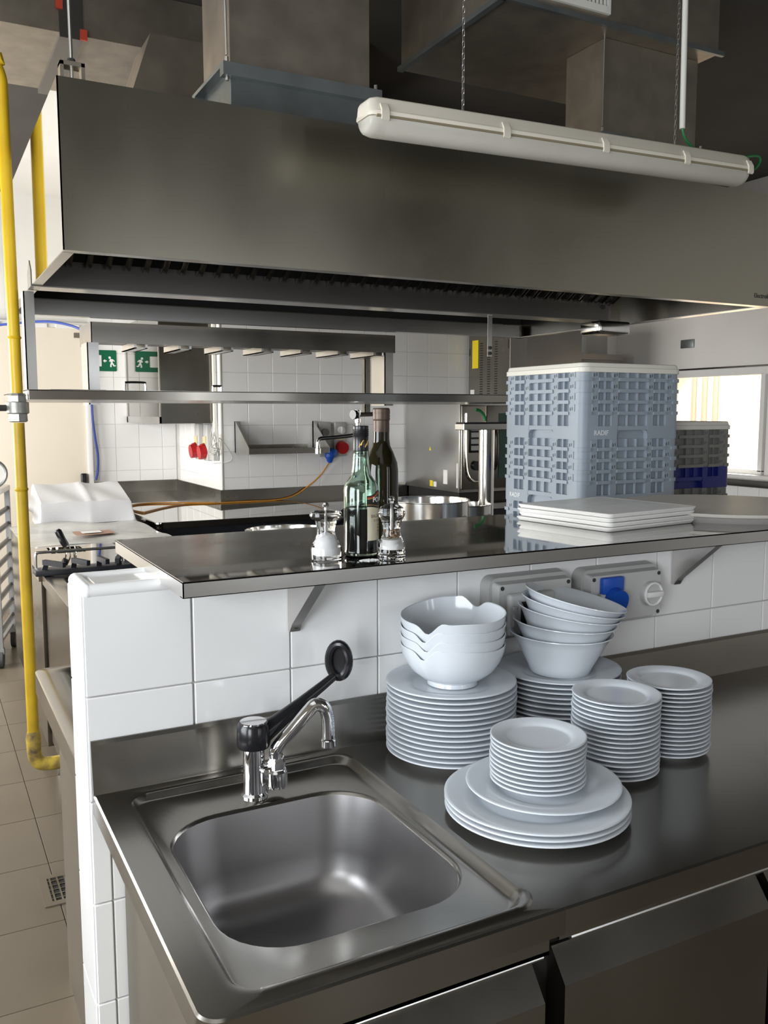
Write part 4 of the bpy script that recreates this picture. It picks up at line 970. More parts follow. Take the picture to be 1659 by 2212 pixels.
bm = B(); lathe(bm, [(PR+0.013, 0.030), (PR+0.0185, 0.034), (PR+0.0185, 0.072), (PR+0.013, 0.075)], (PX, PY, vz), 24); part('valve_ring', bm, 'valve_metal', vb)
bm = B(); cyl(bm, (PX-0.036, PY, vz+0.052), (PX-0.066, PY, vz+0.052), 0.012, 10); part('valve_stem', bm, 'screw_dark', vb)

# ------------------------------------------------------------------ shelves hanging over the island
t = thing('hanging_shelf', 'long stainless steel shelf hung below the hood across the island', 'shelf', (1.3, 2.4, 1.65))
bm = B(); box(bm, 0.122, 1.90, 1.684, 2.60, 2.90, 1.688); part('shelf_top', bm, 'steel', t, smooth=False)
bm = B(); loft(bm, [rrect(0.122, 1.90, 2.60, 2.902, 0.006, 3, 1.651), rrect(0.122, 1.90, 2.60, 2.902, 0.006, 3, 1.6865)], True, False); part('shelf_edge', bm, 'steel', t)
bm = B(); box(bm, 0.124, 1.906, 1.652, 0.160, 1.925, HZA-0.004); box(bm, 0.124, 1.906, 1.652, 0.127, 2.00, HZA-0.004); part('post', bm, 'steel_light', t, smooth=False)
t = thing('upper_shelf', 'stainless steel upper shelf with deep edge and rails behind the hood', 'shelf', (1.37, 3.07, 1.64))
bm = B(); box(bm, 0.530, 2.91, 1.945, 2.22, 2.914, 2.045); box(bm, 0.530, 2.91, 1.945, 0.534, 3.25, 2.045); box(bm, 2.216, 2.91, 1.945, 2.22, 3.25, 2.045); part('edge_band', bm, 'steel', t, smooth=False)
bm = B(); box(bm, 0.532, 2.912, 1.960, 2.218, 3.25, 1.965); part('shelf_top', bm, 'steel_dark', t, smooth=False)
for k in range(7):
    x = 0.74+0.225*k
    bm = B(); box(bm, x, 2.93, 1.925, x+0.012, 3.24, 1.958); box(bm, x+0.055, 2.93, 1.925, x+0.067, 3.24, 1.958); box(bm, x, 2.93, 1.925, x+0.067, 3.24, 1.929); part('rail', bm, 'steel_light', t, smooth=False)
for x, y in ((0.508, 2.906), (2.150, 2.906)):
    bm = B(); box(bm, x, y, 1.643, x+0.055, y+0.006, 1.945); box(bm, x, y, 1.643, x+0.005, y+0.17, 1.945); p_ = part('post', bm, 'steel_light', t, smooth=False)
    bm = B(); cyl(bm, (x+0.045, y, 1.655), (x+0.045, y-0.004, 1.655), 0.005, 8); part('bolt', bm, 'screw_dark', p_)
bm = B(); box(bm, 2.17, 3.20, 1.60, 2.205, 3.206, 1.945); box(bm, 2.17, 3.20, 1.60, 2.174, 3.24, 1.945); part('post', bm, 'steel', t, smooth=False)
# flat lids lying on the hanging shelf
for k, (x, y, w_, hnd) in enumerate(((0.34, 2.35, 0.22, False), (0.63, 2.42, 0.32, True), (1.00, 2.40, 0.36, True))):
    t = thing('pan_lid', ['flat steel pan lid at the left end of the hanging shelf', 'flat steel pan lid with wire handle on the hanging shelf', 'flat steel pan lid with round knob at the middle of the hanging shelf'][k], 'lid', (x, y, 1.6895), group='lids on the hanging shelf')
    bm = B(); box(bm, x-w_/2, y-0.22, 1.6895, x+w_/2, y+0.22, 1.6955, 0.002, 1); part('plate', bm, 'steel_light', t)
    if hnd:
        bm = B(); hh = 0.042 if k == 1 else 0.03; ww = 0.045 if k == 1 else 0.02
        tube(bm, smooth_path([(x-ww, y, 1.695), (x-ww, y, 1.695+hh*0.8), (x-ww*0.8, y, 1.695+hh), (x+ww*0.8, y, 1.695+hh), (x+ww, y, 1.695+hh*0.8), (x+ww, y, 1.695)], 4), 0.005, 8); part('handle', bm, 'chrome', t)
# ------------------------------------------------------------------ second sink counter on the cooks' side of the half wall
t = thing('rear_sink_counter', 'stainless steel sink counter on the far side of the tiled half wall', 'counter', (0.8, 0.54, 0.0))
RX0, RY0, RY1, RZ = 0.002, 0.160, 0.905, 0.900
bm = B()
lo = lambda x0, y0, x1, y1, r, z: rrect(x0, y0, x1, y1, r, 6, z)
loft(bm, [lo(RX0, RY0, 0.70, RY1, [0.001, 0.001, 0.001, 0.03], RZ-0.06), lo(RX0, RY0, 0.70, RY1, [0.001, 0.001, 0.001, 0.03], RZ-0.003), lo(RX0+0.004, RY0, 0.70, RY1-0.004, [0.001, 0.001, 0.001, 0.028], RZ),
          lo(0.075, 0.33, 0.66, 0.865, 0.06, RZ), lo(0.090, 0.345, 0.645, 0.850, 0.05, RZ-0.012), lo(0.11, 0.40, 0.62, 0.82, 0.05, RZ-0.013), lo(0.12, 0.41, 0.61, 0.81, 0.05, RZ-0.2)], False, True)
box(bm, 0.70, RY0, RZ-0.06, 2.9, RY1, RZ)
part('worktop', bm, 'steel', t, ang=40)
bm = B(); box(bm, RX0, RY0-0.008, RZ, 2.9, RY0+0.012, RZ+0.10); part('upstand', bm, 'steel', t, smooth=False)
bm = B(); box(bm, 0.056, 0.20, 0.08, 2.85, 0.85, RZ-0.061); box(bm, 0.054, 0.165, 0.0, 0.058, 0.86, RZ-0.061); part('cabinet', bm, 'steel_satin', t, smooth=False)
for x in (0.35, 0.8, 1.3, 1.8, 2.3):
    bm = B(); box(bm, x, 0.852, 0.12, x+0.42, 0.868, 0.80, 0.003); d = part('door', bm, 'steel', t)
    bm = B(); tube(bm, [(x+0.05, 0.868, 0.72), (x+0.05, 0.895, 0.72), (x+0.18, 0.895, 0.72), (x+0.18, 0.868, 0.72)], 0.005, 8); part('handle', bm, 'chrome', d)

# ------------------------------------------------------------------ cooking island
t = thing('gas_range', 'stainless steel gas range with sunken hob and black grates at the island end', 'stove', (0.6, 2.06, 0.0))
UX0, UX1, UY0, UY1, UZ = 0.205, 1.02, 1.690, 2.440, 0.900
bm = B(); loft(bm, [lo(UX0, UY0, UX1, UY1, 0.004, UZ-0.045), lo(UX0, UY0, UX1, UY1, 0.004, UZ-0.002), lo(UX0+0.003, UY0+0.003, UX1-0.003, UY1-0.003, 0.004, UZ),
      lo(UX0+0.065, UY0+0.10, UX1-0.06, UY1-0.14, 0.03, UZ), lo(UX0+0.078, UY0+0.113, UX1-0.073, UY1-0.153, 0.025, UZ-0.014), lo(UX0+0.10, UY0+0.14, UX1-0.1, UY1-0.18, 0.02, UZ-0.03)]); part('hob_top', bm, 'steel', t, ang=40)
bm = B(); box(bm, UX0+0.012, UY0+0.03, 0.14, UX1-0.012, UY1-0.005, UZ-0.046); bd = part('body', bm, 'steel', t, smooth=False)
bm = B(); box(bm, UX0+0.02, UY0+0.005, 0.72, UX1-0.02, UY0+0.03, 0.85, 0.004); cp_ = part('control_panel', bm, 'black_iron', t)
for k in range(4):
    bm = B(); cyl(bm, (UX0+0.12+0.18*k, UY0+0.005, 0.785), (UX0+0.12+0.18*k, UY0-0.022, 0.785), 0.022, 16); part('knob', bm, 'black_plastic', cp_)
bm = B(); box(bm, UX0+0.03, UY0+0.004, 0.22, UX1-0.03, UY0+0.03, 0.70, 0.004); od = part('oven_door', bm, 'steel_dark', t)
bm = B(); tube(bm, [(UX0+0.1, UY0+0.004, 0.665), (UX0+0.1, UY0-0.035, 0.665), (UX1-0.1, UY0-0.035, 0.665), (UX1-0.1, UY0+0.004, 0.665)], 0.009, 8); part('door_handle', bm, 'chrome', od)
for x in (UX0+0.04, UX1-0.04):
    for y in (UY0+0.06, UY1-0.05):
        bm = B(); cyl(bm, (x, y, 0), (x, y, 0.14), 0.02, 10); part('leg', bm, 'steel', t)
bm = B(); box(bm, 0.17, 2.36, 0.902, 0.99, 2.47, 0.925, 0.004); gb = part('grate_bar', bm, 'black_iron', t)
for k, (x, dx) in enumerate(((0.21, 0.07), (0.33, 0.05), (0.44, 0.02), (0.53, -0.03), (0.60, -0.06), (0.72, 0.04), (0.84, -0.03))):
    bm = B(); prism(bm, [(x-0.012, 0.92), (x+0.012, 0.92), (x+0.010+dx*0.2, 0.958), (x-0.010+dx*0.2, 0.958)], 'y', 2.40, 2.415)
    vs = [(x, 2.40, 0.958), (x+dx, 2.30, 0.955)]; tube(bm, vs, 0.01, 6, sq=(0.018, 0.022)); part('grate_prong', bm, 'black_iron', gb)
t = thing('pot_rail', 'chrome towel rail bar standing behind the black hob grates', 'rail', (0.37, 2.49, 0.9))
bm = B(); tube(bm, smooth_path([(0.187, 2.49, 0.902), (0.187, 2.49, 0.972), (0.192, 2.49, 0.984), (0.205, 2.49, 0.988), (0.40, 2.49, 0.988), (0.535, 2.49, 0.988), (0.553, 2.49, 0.984), (0.558, 2.49, 0.972), (0.558, 2.49, 0.902)], 4), 0.0065, 10); part('bar', bm, 'steel_light', t)
# main range under the pots, hidden below the pass shelf level
t = thing('cooking_block', 'long dark cooking range under the hood carrying the pots', 'stove', (1.9, 2.1, 0.0))
bm = B(); box(bm, 1.03, 1.69, 0.10, 3.0, 2.95, 0.86); part('body', bm, 'steel_dark', t, smooth=False)
bm = B(); box(bm, 1.03, 1.69, 0.86, 3.0, 2.95, 0.90, 0.004, 1); part('top', bm, 'steel_dark', t)
bm = B(); box(bm, 1.10, 1.75, 0.0, 2.95, 2.9, 0.10); part('plinth', bm, 'black_matte', t, smooth=False)
for x in (1.12, 1.62, 2.05, 2.5):
    for y in (1.80, 2.40):
        bm = B(); box(bm, x, y, 0.9005, x+0.40, y+0.02, 0.93); box(bm, x, y+0.44, 0.9005, x+0.40, y+0.46, 0.93); box(bm, x, y, 0.9005, x+0.02, y+0.46, 0.93); box(bm, x+0.38, y, 0.9005, x+0.40, y+0.46, 0.93)
        box(bm, x, y+0.22, 0.912, x+0.40, y+0.24, 0.93); box(bm, x+0.19, y, 0.912, x+0.21, y+0.46, 0.93); part('grate', bm, 'black_iron', t, smooth=False)
# fryer
t = thing('deep_fryer', 'stainless steel deep fryer with small sunken well behind the gas range', 'fryer', (0.42, 2.88, 0.0))
FX0, FX1, FY0, FY1 = 0.195, 0.66, 2.475, 3.29
bm = B(); loft(bm, [lo(FX0, FY0, FX1, FY1, 0.004, 0.86), lo(FX0, FY0, FX1, FY1, 0.004, 0.9), lo(0.318, 3.015, 0.485, 3.235, 0.006, 0.9), lo(0.322, 3.019, 0.481, 3.231, 0.006, 0.78)]); part('top', bm, 'steel_mirror', t)
bm = B(); box(bm, FX0+0.01, FY0+0.01, 0.1, FX1-0.01, FY1-0.01, 0.859); part('body', bm, 'steel', t, smooth=False)
bm = B(); box(bm, 0.326, 3.022, 0.80, 0.478, 3.228, 0.872); part('oil', bm, 'vinegar', t, smooth=False)
t = thing('fryer_basket', 'wire fryer basket with upright black handle hooked on the fryer', 'basket', (0.38, 3.06, 0.88))
bm = B(); tube(bm, smooth_path([(0.386, 3.03, 0.87), (0.386, 3.025, 0.92), (0.362, 3.03, 0.975), (0.352, 3.03, 1.02)], 4), 0.004, 6); tube(bm, smooth_path([(0.408, 3.03, 0.87), (0.408, 3.025, 0.92), (0.384, 3.03, 0.975), (0.352, 3.03, 1.02)], 4), 0.004, 6)
tube(bm, arc((0.425, 2.985, 0.905), 0.028, 0, 2*PI, 18, 'yz')[:-1], 0.0035, 6, closed=True); part('wire', bm, 'chrome', t)
bm = B(); tube(bm, [(0.389, 3.028, 0.932), (0.380, 3.028, 0.95), (0.355, 3.03, 1.01), (0.350, 3.03, 1.018)], [0.014, 0.018, 0.018, 0.012], 10, sq=None); part('grip', bm, 'black_plastic', t)
# block covered with plastic film
def sheet(bm, x0, x1, y0, y1, z, nx, ny, amp, seed, drop=0.0):
    r = random.Random(seed); P = []
    ph = [(r.uniform(4, 16), r.uniform(4, 16), r.uniform(0, 6), r.uniform(0.3, 1)) for _ in range(7)]
    for j in range(ny+1):
        row = []
        for i in range(nx+1):
            x = x0+(x1-x0)*i/nx; y = y0+(y1-y0)*j/ny
            h = sum(a*math.sin(p*x+q*y+s) for p, q, s, a in ph)*amp/3
            row.append(bm.verts.new((x, y, z+h)))
        P.append(row)
    for j in range(ny):
        for i in range(nx): bm.faces.new((P[j][i], P[j][i+1], P[j+1][i+1], P[j+1][i]))
    return P
t = thing('covered_griddle', 'low appliance covered with wrinkled clear plastic film beside the fryer', 'appliance', (0.62, 3.75, 0.0))
bm = B(); box(bm, 0.24, 3.31, 0.10, 1.00, 4.28, 0.878); part('body', bm, 'steel', t, smooth=False)
bm = B(); P = sheet(bm, 0.225, 1.005, 3.30, 4.30, 0.900, 34, 34, 0.012, 4)
for row in (P[0], P[-1]):
    e = [bm.verts.new((v.co.x, v.co.y, 0.82)) for v in row]
    for k in range(len(row)-1): bm.faces.new((row[k], row[k+1], e[k+1], e[k]))
part('plastic_film', bm, 'plastic_film', t, ang=80)
bm = B(); P = sheet(bm, 0.52, 0.74, 3.56, 3.74, 0.912, 10, 8, 0.004, 9); part('printed_patch', bm, 'print_pink', t, ang=80)
bm = B(); P = sheet(bm, 0.56, 0.67, 3.60, 3.69, 0.917, 8, 6, 0.003, 9); part('printed_patch', bm, 'print_white', t, ang=80)
# appliance under a white cloth
t = thing('cloth_covered_machine', 'boxy kitchen machine draped with a white cloth at the rear left', 'machine', (0.7, 4.6, 0.88))
bm = B(); box(bm, 0.47, 4.42, 0.90, 0.96, 4.78, 1.015); part('machine', bm, 'steel_dark', t, smooth=False)
bm = B(); rr = random.Random(2); nx, ny = 46, 40
def drape(u, v):
    """u,v in -1..1 across the cloth"""
    hx, hy = 0.285, 0.215; cx0, cy0 = 0.715, 4.60
    ax, ay = abs(u)*0.46, abs(v)*0.40
    ox_ = max(0, ax-hx); oy_ = max(0, ay-hy); d = min(math.hypot(ox_, oy_), 0.2)
    x = cx0+math.copysign(min(ax, hx)+ox_*0.16+0.05*d*math.sin(9*v+3*u), u); y = cy0+math.copysign(min(ay, hy)+oy_*0.20+0.05*d*math.sin(9*u+1), v)
    z = 1.076+0.045*max(-1, min(1, (y-cy0)/hy))-d*0.93+0.004*math.sin(11*u+4*v)+0.010*math.exp(-((u-0.05)/0.05)**2)
    return (x, y, max(z, 0.888))
P = [[bm.verts.new(drape(-1+2*i/nx, -1+2*j/ny)) for i in range(nx+1)] for j in range(ny+1)]
for j in range(ny):
    for i in range(nx): bm.faces.new((P[j][i], P[j][i+1], P[j+1][i+1], P[j+1][i]))
cl = part('cloth', bm, 'cloth_white', t, ang=38)
bm = B(); box(bm, 0.44, 4.30, 0.0, 1.02, 4.95, 0.885); single('rear_table', bm, 'steel_light', 'steel table under the cloth covered machine', 'table', smooth=False)

# ------------------------------------------------------------------ pots
def pot(x, y, z0, r, h, label, handles=True, name='stock_pot'):
    t = thing(name, label, 'pot', (x, y, z0))
    bm = B(); lathe(bm, [(0, 0.0), (r-0.01, 0.0), (r, 0.01), (r, h-0.006), (r+0.006, h-0.003), (r+0.006, h), (r-0.002, h), (r-0.004, h-0.008), (r-0.005, 0.012), (0, 0.01)], (x, y, z0), 56); part('body', bm, 'pot_steel', t)
    if handles:
        for a in (-0.95, PI-0.95):
            c_, s_ = math.cos(a), math.sin(a); px_, py_ = x+r*c_, y+r*s_; tx_, ty_ = -s_, c_
            bm = B(); tube(bm, smooth_path([(px_+tx_*0.06, py_+ty_*0.06, z0+h*0.66), (px_+tx_*0.06+c_*0.035, py_+ty_*0.06+s_*0.035, z0+h*0.68), (px_-tx_*0.06+c_*0.035, py_-ty_*0.06+s_*0.035, z0+h*0.68), (px_-tx_*0.06, py_-ty_*0.06, z0+h*0.66)], 5), 0.008, 8); part('handle', bm, 'pot_steel', t)
    return t
pot(1.885, 1.95, 0.931, 0.185, 0.262, 'large shiny stock pot standing under the hanging shelf')
pot(2.27, 2.22, 0.931, 0.13, 0.20, 'smaller shiny pot right of the large stock pot', name='small_pot')
t = pot(1.33, 2.36, 0.931, 0.205, 0.105, 'wide low steel pan behind the salt mill', False, 'wide_pan')
bm = B(); tube(bm, smooth_path([(1.535, 2.36, 1.02), (1.60, 2.36, 1.07), (1.68, 2.36, 1.13), (1.735, 2.36, 1.145), (1.79, 2.36, 1.135)], 5), 0.012, 10); part('handle', bm, 'chrome', t)
bm = B(); tube(bm, [(1.565, 2.36, 1.048), (1.60, 2.36, 1.072), (1.655, 2.36, 1.112), (1.668, 2.36, 1.120)], [0.020, 0.027, 0.027, 0.022], 12); part('grip', bm, 'black_plastic', t)
# swivel water tap over the range
t = thing('swivel_tap', 'chrome swivel filler tap above the range beside the bottles', 'tap', (1.95, 2.86, 1.5))
bm = B(); tube(bm, smooth_path([(2.14, 2.90, 1.598), (2.05, 2.88, 1.594), (1.97, 2.86, 1.592), (1.95, 2.86, 1.588)], 4), 0.013, 10); a_ = part('arm', bm, 'chrome', t)
bm = B(); lathe(bm, [(0.0, 0.028), (0.016, 0.026), (0.018, 0.0), (0.012, -0.02), (0.017, -0.022), (0.017, -0.045), (0.012, -0.047), (0, -0.047)], (1.952, 2.86, 1.592), 14); part('joint', bm, 'chrome', t)
bm = B(); cyl(bm, (1.935, 2.852, 1.592), (1.915, 2.845, 1.592), 0.026, 16); part('knob', bm, 'black_plastic', t)
bm = B(); tube(bm, smooth_path([(1.952, 2.86, 1.55), (1.950, 2.86, 1.505), (1.935, 2.86, 1.482), (1.90, 2.86, 1.474), (1.80, 2.86, 1.466), (1.735, 2.86, 1.462), (1.715, 2.86, 1.455), (1.708, 2.86, 1.435), (1.708, 2.86, 1.40)], 5), 0.0115, 12); sp_ = part('spout', bm, 'chrome', t)
bm = B(); lathe(bm, [(0.012, 0.03), (0.016, 0.028), (0.016, 0.0), (0, 0)], (1.708, 2.86, 1.378), 14); part('nozzle', bm, 'chrome', sp_)
# steel column with tray top beside the racks
t = thing('steel_column', 'polished steel column carrying a small tray shelf beside the grey racks', 'column', (2.40, 2.24, 0.90))
bm = B(); cyl(bm, (2.405, 2.24, 0.935), (2.405, 2.24, 1.512), 0.041, 28); part('tube', bm, 'pot_steel', t)
bm = B(); box(bm, 2.235, 2.20, 1.512, 2.80, 2.285, 1.546, 0.003, 1); pl_ = part('tray', bm, 'steel_light', t)
bm = B(); box(bm, 2.24, 2.205, 1.546, 2.78, 2.28, 1.552); part('dark_mat', bm, 'black_matte', pl_, smooth=False)
bm = B(); tube(bm, smooth_path([(2.40, 2.25, 1.558), (2.395, 2.25, 1.585), (2.37, 2.25, 1.61), (2.34, 2.25, 1.618)], 5), 0.008, 8); single('green_cable', bm, 'cable_green', 'short green cable on the small tray shelf above the column', 'cable')

# ------------------------------------------------------------------ back worktop
t = thing('back_worktop', 'L-shaped stainless steel worktop with upstand along the far tiled wall', 'worktop', (2.5, 4.4, 0.0))
bm = B(); loft(bm, [rrect(1.045, 3.872, 5.3, YA-0.008, [0.05, 0.004, 0.001, 0.001], 6, 0.880), rrect(1.045, 3.872, 5.3, YA-0.008, [0.05, 0.004, 0.001, 0.001], 6, 0.918), rrect(1.048, 3.875, 5.297, YA-0.008, [0.047, 0.004, 0.001, 0.001], 6, 0.920)])
box(bm, 1.045, YA-0.008, 0.880, XS-0.008, YB-0.01, 0.920); part('top', bm, 'steel_mirror', t)
bm = B(); box(bm, XS-0.008, YA-0.022, 0.920, 5.33, YA-0.007, 1.018); box(bm, XS-0.022, YA-0.022, 0.920, XS-0.007, YB-0.01, 1.018); box(bm, 1.05, YB-0.022, 0.92, XS-0.01, YB-0.007, 1.018); part('upstand', bm, 'steel', t, smooth=False)
bm = B(); box(bm, 1.09, 3.92, 0.08, 5.25, YA-0.02, 0.879); part('carcass', bm, 'black_iron', t, smooth=False)
bm = B(); box(bm, 1.09, YA-0.02, 0.08, XS-0.03, YB-0.03, 0.879); part('carcass', bm, 'black_iron', t, smooth=False)
# orange cord lying on it, up to the blue plug
cz = 0.926
bm = B(); tube(bm, smooth_path([(1.10, 4.45, cz), (1.30, 4.70, cz), (1.50, 4.86, cz), (1.70, 4.84, cz), (2.0, 4.84, cz), (2.20, 4.85, cz), (2.36, 4.86, 0.95), (2.50, 4.86, 1.03), (2.60, 4.86, 1.11), (2.66, 4.855, 1.19), (2.672, 4.85, 1.205)], 6), 0.0058, 8)
tube(bm, smooth_path([(1.10, 4.45, cz), (1.065, 4.62, cz), (1.08, 4.85, cz), (1.16, 5.02, cz), (1.32, 5.06, cz), (1.55, 4.95, cz+0.001), (1.72, 4.86, cz+0.001)], 6), 0.0058, 8)
single('extension_cord', bm, 'cable_orange', 'orange extension cord lying on the back worktop and rising to the plug', 'cord')
# wall shelf, sockets and pipes on the far tiled wall
t = thing('wall_shelf', 'short stainless steel wall shelf with triangular end plates on the far tiles', 'shelf', (2.22, 4.75, 1.30))
bm = B(); box(bm, 1.905, 4.572, 1.302, 2.545, YA-0.007, 1.307); box(bm, 1.905, 4.570, 1.300, 2.545, 4.575, 1.342); part('tray', bm, 'steel', t, smooth=False)
bm = B(); box(bm, 1.93, YA-0.012, 1.305, 2.5, YA-0.0065, 1.36); part('back_edge', bm, 'steel', t, smooth=False)
for x in (1.900, 2.545):
    bm = B(); prism(bm, [(4.570, 1.300), (4.570, 1.345), (YA-0.03, 1.54), (YA-0.007, 1.54), (YA-0.007, 1.300)], 'x', x, x+0.004); prism(bm, [(YA-0.03, 1.30), (YA-0.03, 1.54), (YA-0.007, 1.54), (YA-0.007, 1.30)], 'x', x, x+0.035); part('end_plate', bm, 'steel_light', t, smooth=False)
def ind_socket(x, label):
    t = thing('industrial_socket', label, 'socket', (x, YA, 1.25), group='interlocked sockets on the far wall')
    bm = B(); box(bm, x-0.055, YA-0.05, 1.255, x+0.055, YA-0.0065, 1.53, 0.012, 3); part('box', bm, 'socket_grey', t)
    bm = B(); cyl(bm, (x, YA-0.05, 1.465), (x, YA-0.075, 1.465), 0.030, 18); box(bm, x-0.006, YA-0.085, 1.44, x+0.006, YA-0.07, 1.49); part('switch', bm, 'sticker_white', t)
    bm = B(); box(bm, x-0.042, YA-0.055, 1.39, x+0.042, YA-0.048, 1.43); part('plate', bm, 'socket_yellow', t)
    bm = B(); cyl(bm, (x, YA-0.05, 1.335), (x, YA-0.10, 1.320), 0.048, 22); part('red_cover', bm, 'socket_red', t)
ind_socket(2.775, 'grey socket box with red round cover right of the wall shelf')
t = thing('wall_switch_box', 'grey switch box half hidden behind the end plate of the wall shelf', 'switch', (2.63, YA, 1.25))
bm = B(); box(bm, 2.585, YA-0.05, 1.255, 2.695, YA-0.0065, 1.53, 0.012, 3); part('box', bm, 'socket_grey', t)
bm = B(); cyl(bm, (2.635, YA-0.05, 1.45), (2.635, YA-0.07, 1.45), 0.030, 18); part('dial', bm, 'steel_dark', t)
t = thing('blue_plug', 'blue industrial plug at the end of the orange cord', 'plug', (2.675, 4.84, 1.20))
bm = B(); cyl(bm, (2.682, 4.84, 1.262), (2.70, 4.845, 1.31), 0.045, 18); lathe(bm, [(0.012, 0), (0.022, 0.01), (0.028, 0.03), (0.042, 0.05), (0.042, 0.075), (0.03, 0.08), (0, 0.08)], (2.674, 4.845, 1.205), 18); part('body', bm, 'socket_blue', t)
for k, (y, lab) in enumerate(((5.42, 'red capped socket on the white return wall, the left one'), (5.18, 'red capped socket on the white return wall, the one beside the pipe'))):
    t = thing('industrial_socket', lab, 'socket', (XS, y, 1.22), group='red sockets on the return wall')
    bm = B(); box(bm, XS-0.05, y-0.055, 1.23, XS-0.0065, y+0.055, 1.52, 0.012, 3); part('box', bm, 'socket_light', t)
    bm = B(); box(bm, XS-0.056, y-0.04, 1.36, XS-0.048, y+0.04, 1.42); part('plate', bm, 'socket_yellow', t)
    bm = B(); cyl(bm, (XS-0.05, y, 1.30), (XS-0.10, y, 1.295), 0.055, 20); cyl(bm, (XS-0.07, y, 1.35), (XS-0.075, y, 1.362), 0.02, 12); part('red_cap', bm, 'socket_red', t)
bm = B(); cyl(bm, (XS-0.03, 4.97, 1.25), (XS-0.03, 4.97, ZC), 0.014, 12); single('wall_conduit', bm, 'conduit_white', 'white vertical conduit at the corner of the far tiled wall', 'conduit')
bm = B(); box(bm, XS-0.055, 4.94, 1.24, XS-0.01, 5.05, 1.34, 0.006); single('junction_box', bm, 'socket_light', 'pale junction box below the conduit at the wall corner', 'box')
bm = B(); rr = random.Random(8)
pts = [(XS-0.04, 4.97, 1.55)]
for k in range(16): pts.append((XS-0.06+rr.uniform(-0.02, 0.02), 4.90+rr.uniform(-0.12, 0.12), 1.37+rr.uniform(-0.09, 0.09)))
pts += [(XS+0.06, 4.87, 1.30), (XS+0.05, 4.86, 1.24), (XS-0.05, 4.95, 1.22)]
tube(bm, smooth_path(pts, 6), 0.004, 6); single('loose_cable', bm, 'cable_grey', 'tangle of thin grey cable hanging beside the conduit at the corner', 'cable')
# boxy steel hood in the recessed corner
t = thing('corner_hood', 'boxy stainless steel steam hood hanging in the recessed rear corner', 'hood', (1.58, 5.6, 1.525))
bm = B(); box(bm, 1.372, 5.0, 1.525, 1.786, 5.004, 2.35); part('front_panel', bm, 'steel', t, smooth=False)
bm = B(); box(bm, 1.372, 5.004, 1.525, 1.376, 6.19, 2.35); part('side_panel', bm, 'steel_mirror', t, smooth=False)
bm = B(); box(bm, 1.376, 5.004, 2.346, 1.786, 6.19, 2.35); part('top_panel', bm, 'steel', t, smooth=False)
bm = B(); box(bm, 1.364, 5.0, 1.525, 1.373, 6.19, 1.575); box(bm, 1.364, 5.0, 1.525, 1.373, 5.03, 2.35); box(bm, 1.364, 6.15, 1.525, 1.373, 6.19, 2.35); part('edge_frame', bm, 'steel_light', t, smooth=False)
# exit sign
t = thing('exit_sign', 'green emergency exit sign with white running figure on the rear wall', 'sign', (1.17, YB, 1.955))
bm = B(); loft(bm, [[(p[0], YB-0.012, p[1]) for p in rrect(1.045, 1.958, 1.292, 2.135, 0.010, 4)], [(p[0], YB-0.007, p[1]) for p in rrect(1.045, 1.958, 1.292, 2.135, 0.010, 4)]]); part('panel', bm, 'sign_green', t)
yS = YB-0.0135
bm = B(); box(bm, 1.10, yS, 1.998, 1.168, yS+0.001, 2.092); part('door_symbol', bm, 'print_white', t, smooth=False)
bm = B(); prism(bm, [(1.181, 2.045), (1.197, 2.060), (1.197, 2.051), (1.210, 2.051), (1.210, 2.039), (1.197, 2.039), (1.197, 2.030)], 'y', yS, yS+0.001); part('arrow', bm, 'print_white', t, smooth=False)
bm = B(); cyl(bm, (1.236, yS, 2.073), (1.236, yS+0.001, 2.073), 0.0105, 14)
for pl in ([(1.241, 2.063), (1.262, 2.060), (1.278, 2.045), (1.274, 2.039), (1.262, 2.048), (1.259, 2.030), (1.268, 2.022), (1.272, 2.008), (1.284, 2.012), (1.284, 2.001), (1.266, 2.000), (1.258, 2.014), (1.250, 2.016), (1.250, 1.994), (1.238, 1.994), (1.238, 2.014), (1.244, 2.028), (1.244, 2.042), (1.236, 2.036), (1.230, 2.044)],): prism(bm, pl, 'y', yS, yS+0.001)
part('running_figure', bm, 'print_white', t, smooth=False)
bm = B(); box(bm, 0.945, YB-0.062, 2.225, 1.01, YB-0.0505, 2.265); single('wall_plaque', bm, 'galvanised', 'small grey plaque high on the beige wall', 'plaque')
bm = B(); box(bm, 0.955, YB-0.09, 0.93, 1.005, YB-0.0505, 1.10, 0.012, 3); single('door_handle_box', bm, 'black_plastic', 'black handset holder on the beige wall near the white cloth', 'holder')
bm = B(); tube(bm, smooth_path([(1.062, YB-0.09, 1.72), (1.066, YB-0.09, 1.55), (1.08, YB-0.085, 1.40), (1.098, YB-0.08, 1.25), (1.094, YB-0.075, 1.12), (1.076, YB-0.075, 1.04)], 6), 0.010, 8); single('blue_hose', bm, 'cable_blue', 'blue cable hanging down the edge of the white tiles at the rear', 'cable')
bm = B(); tube(bm, smooth_path([(-0.35, 5.0, 2.03), (0.0, 4.9, 2.08), (0.20, 4.7, 2.155), (0.35, 4.5, 2.17), (0.50, 4.2, 2.16), (0.60, 3.9, 2.11), (0.62, 3.5, 2.03), (0.60, 3.28, 1.99)], 6), 0.008, 8); single('blue_cable', bm, 'cable_blue', 'blue cable draped in a loop below the hood at the left', 'cable')

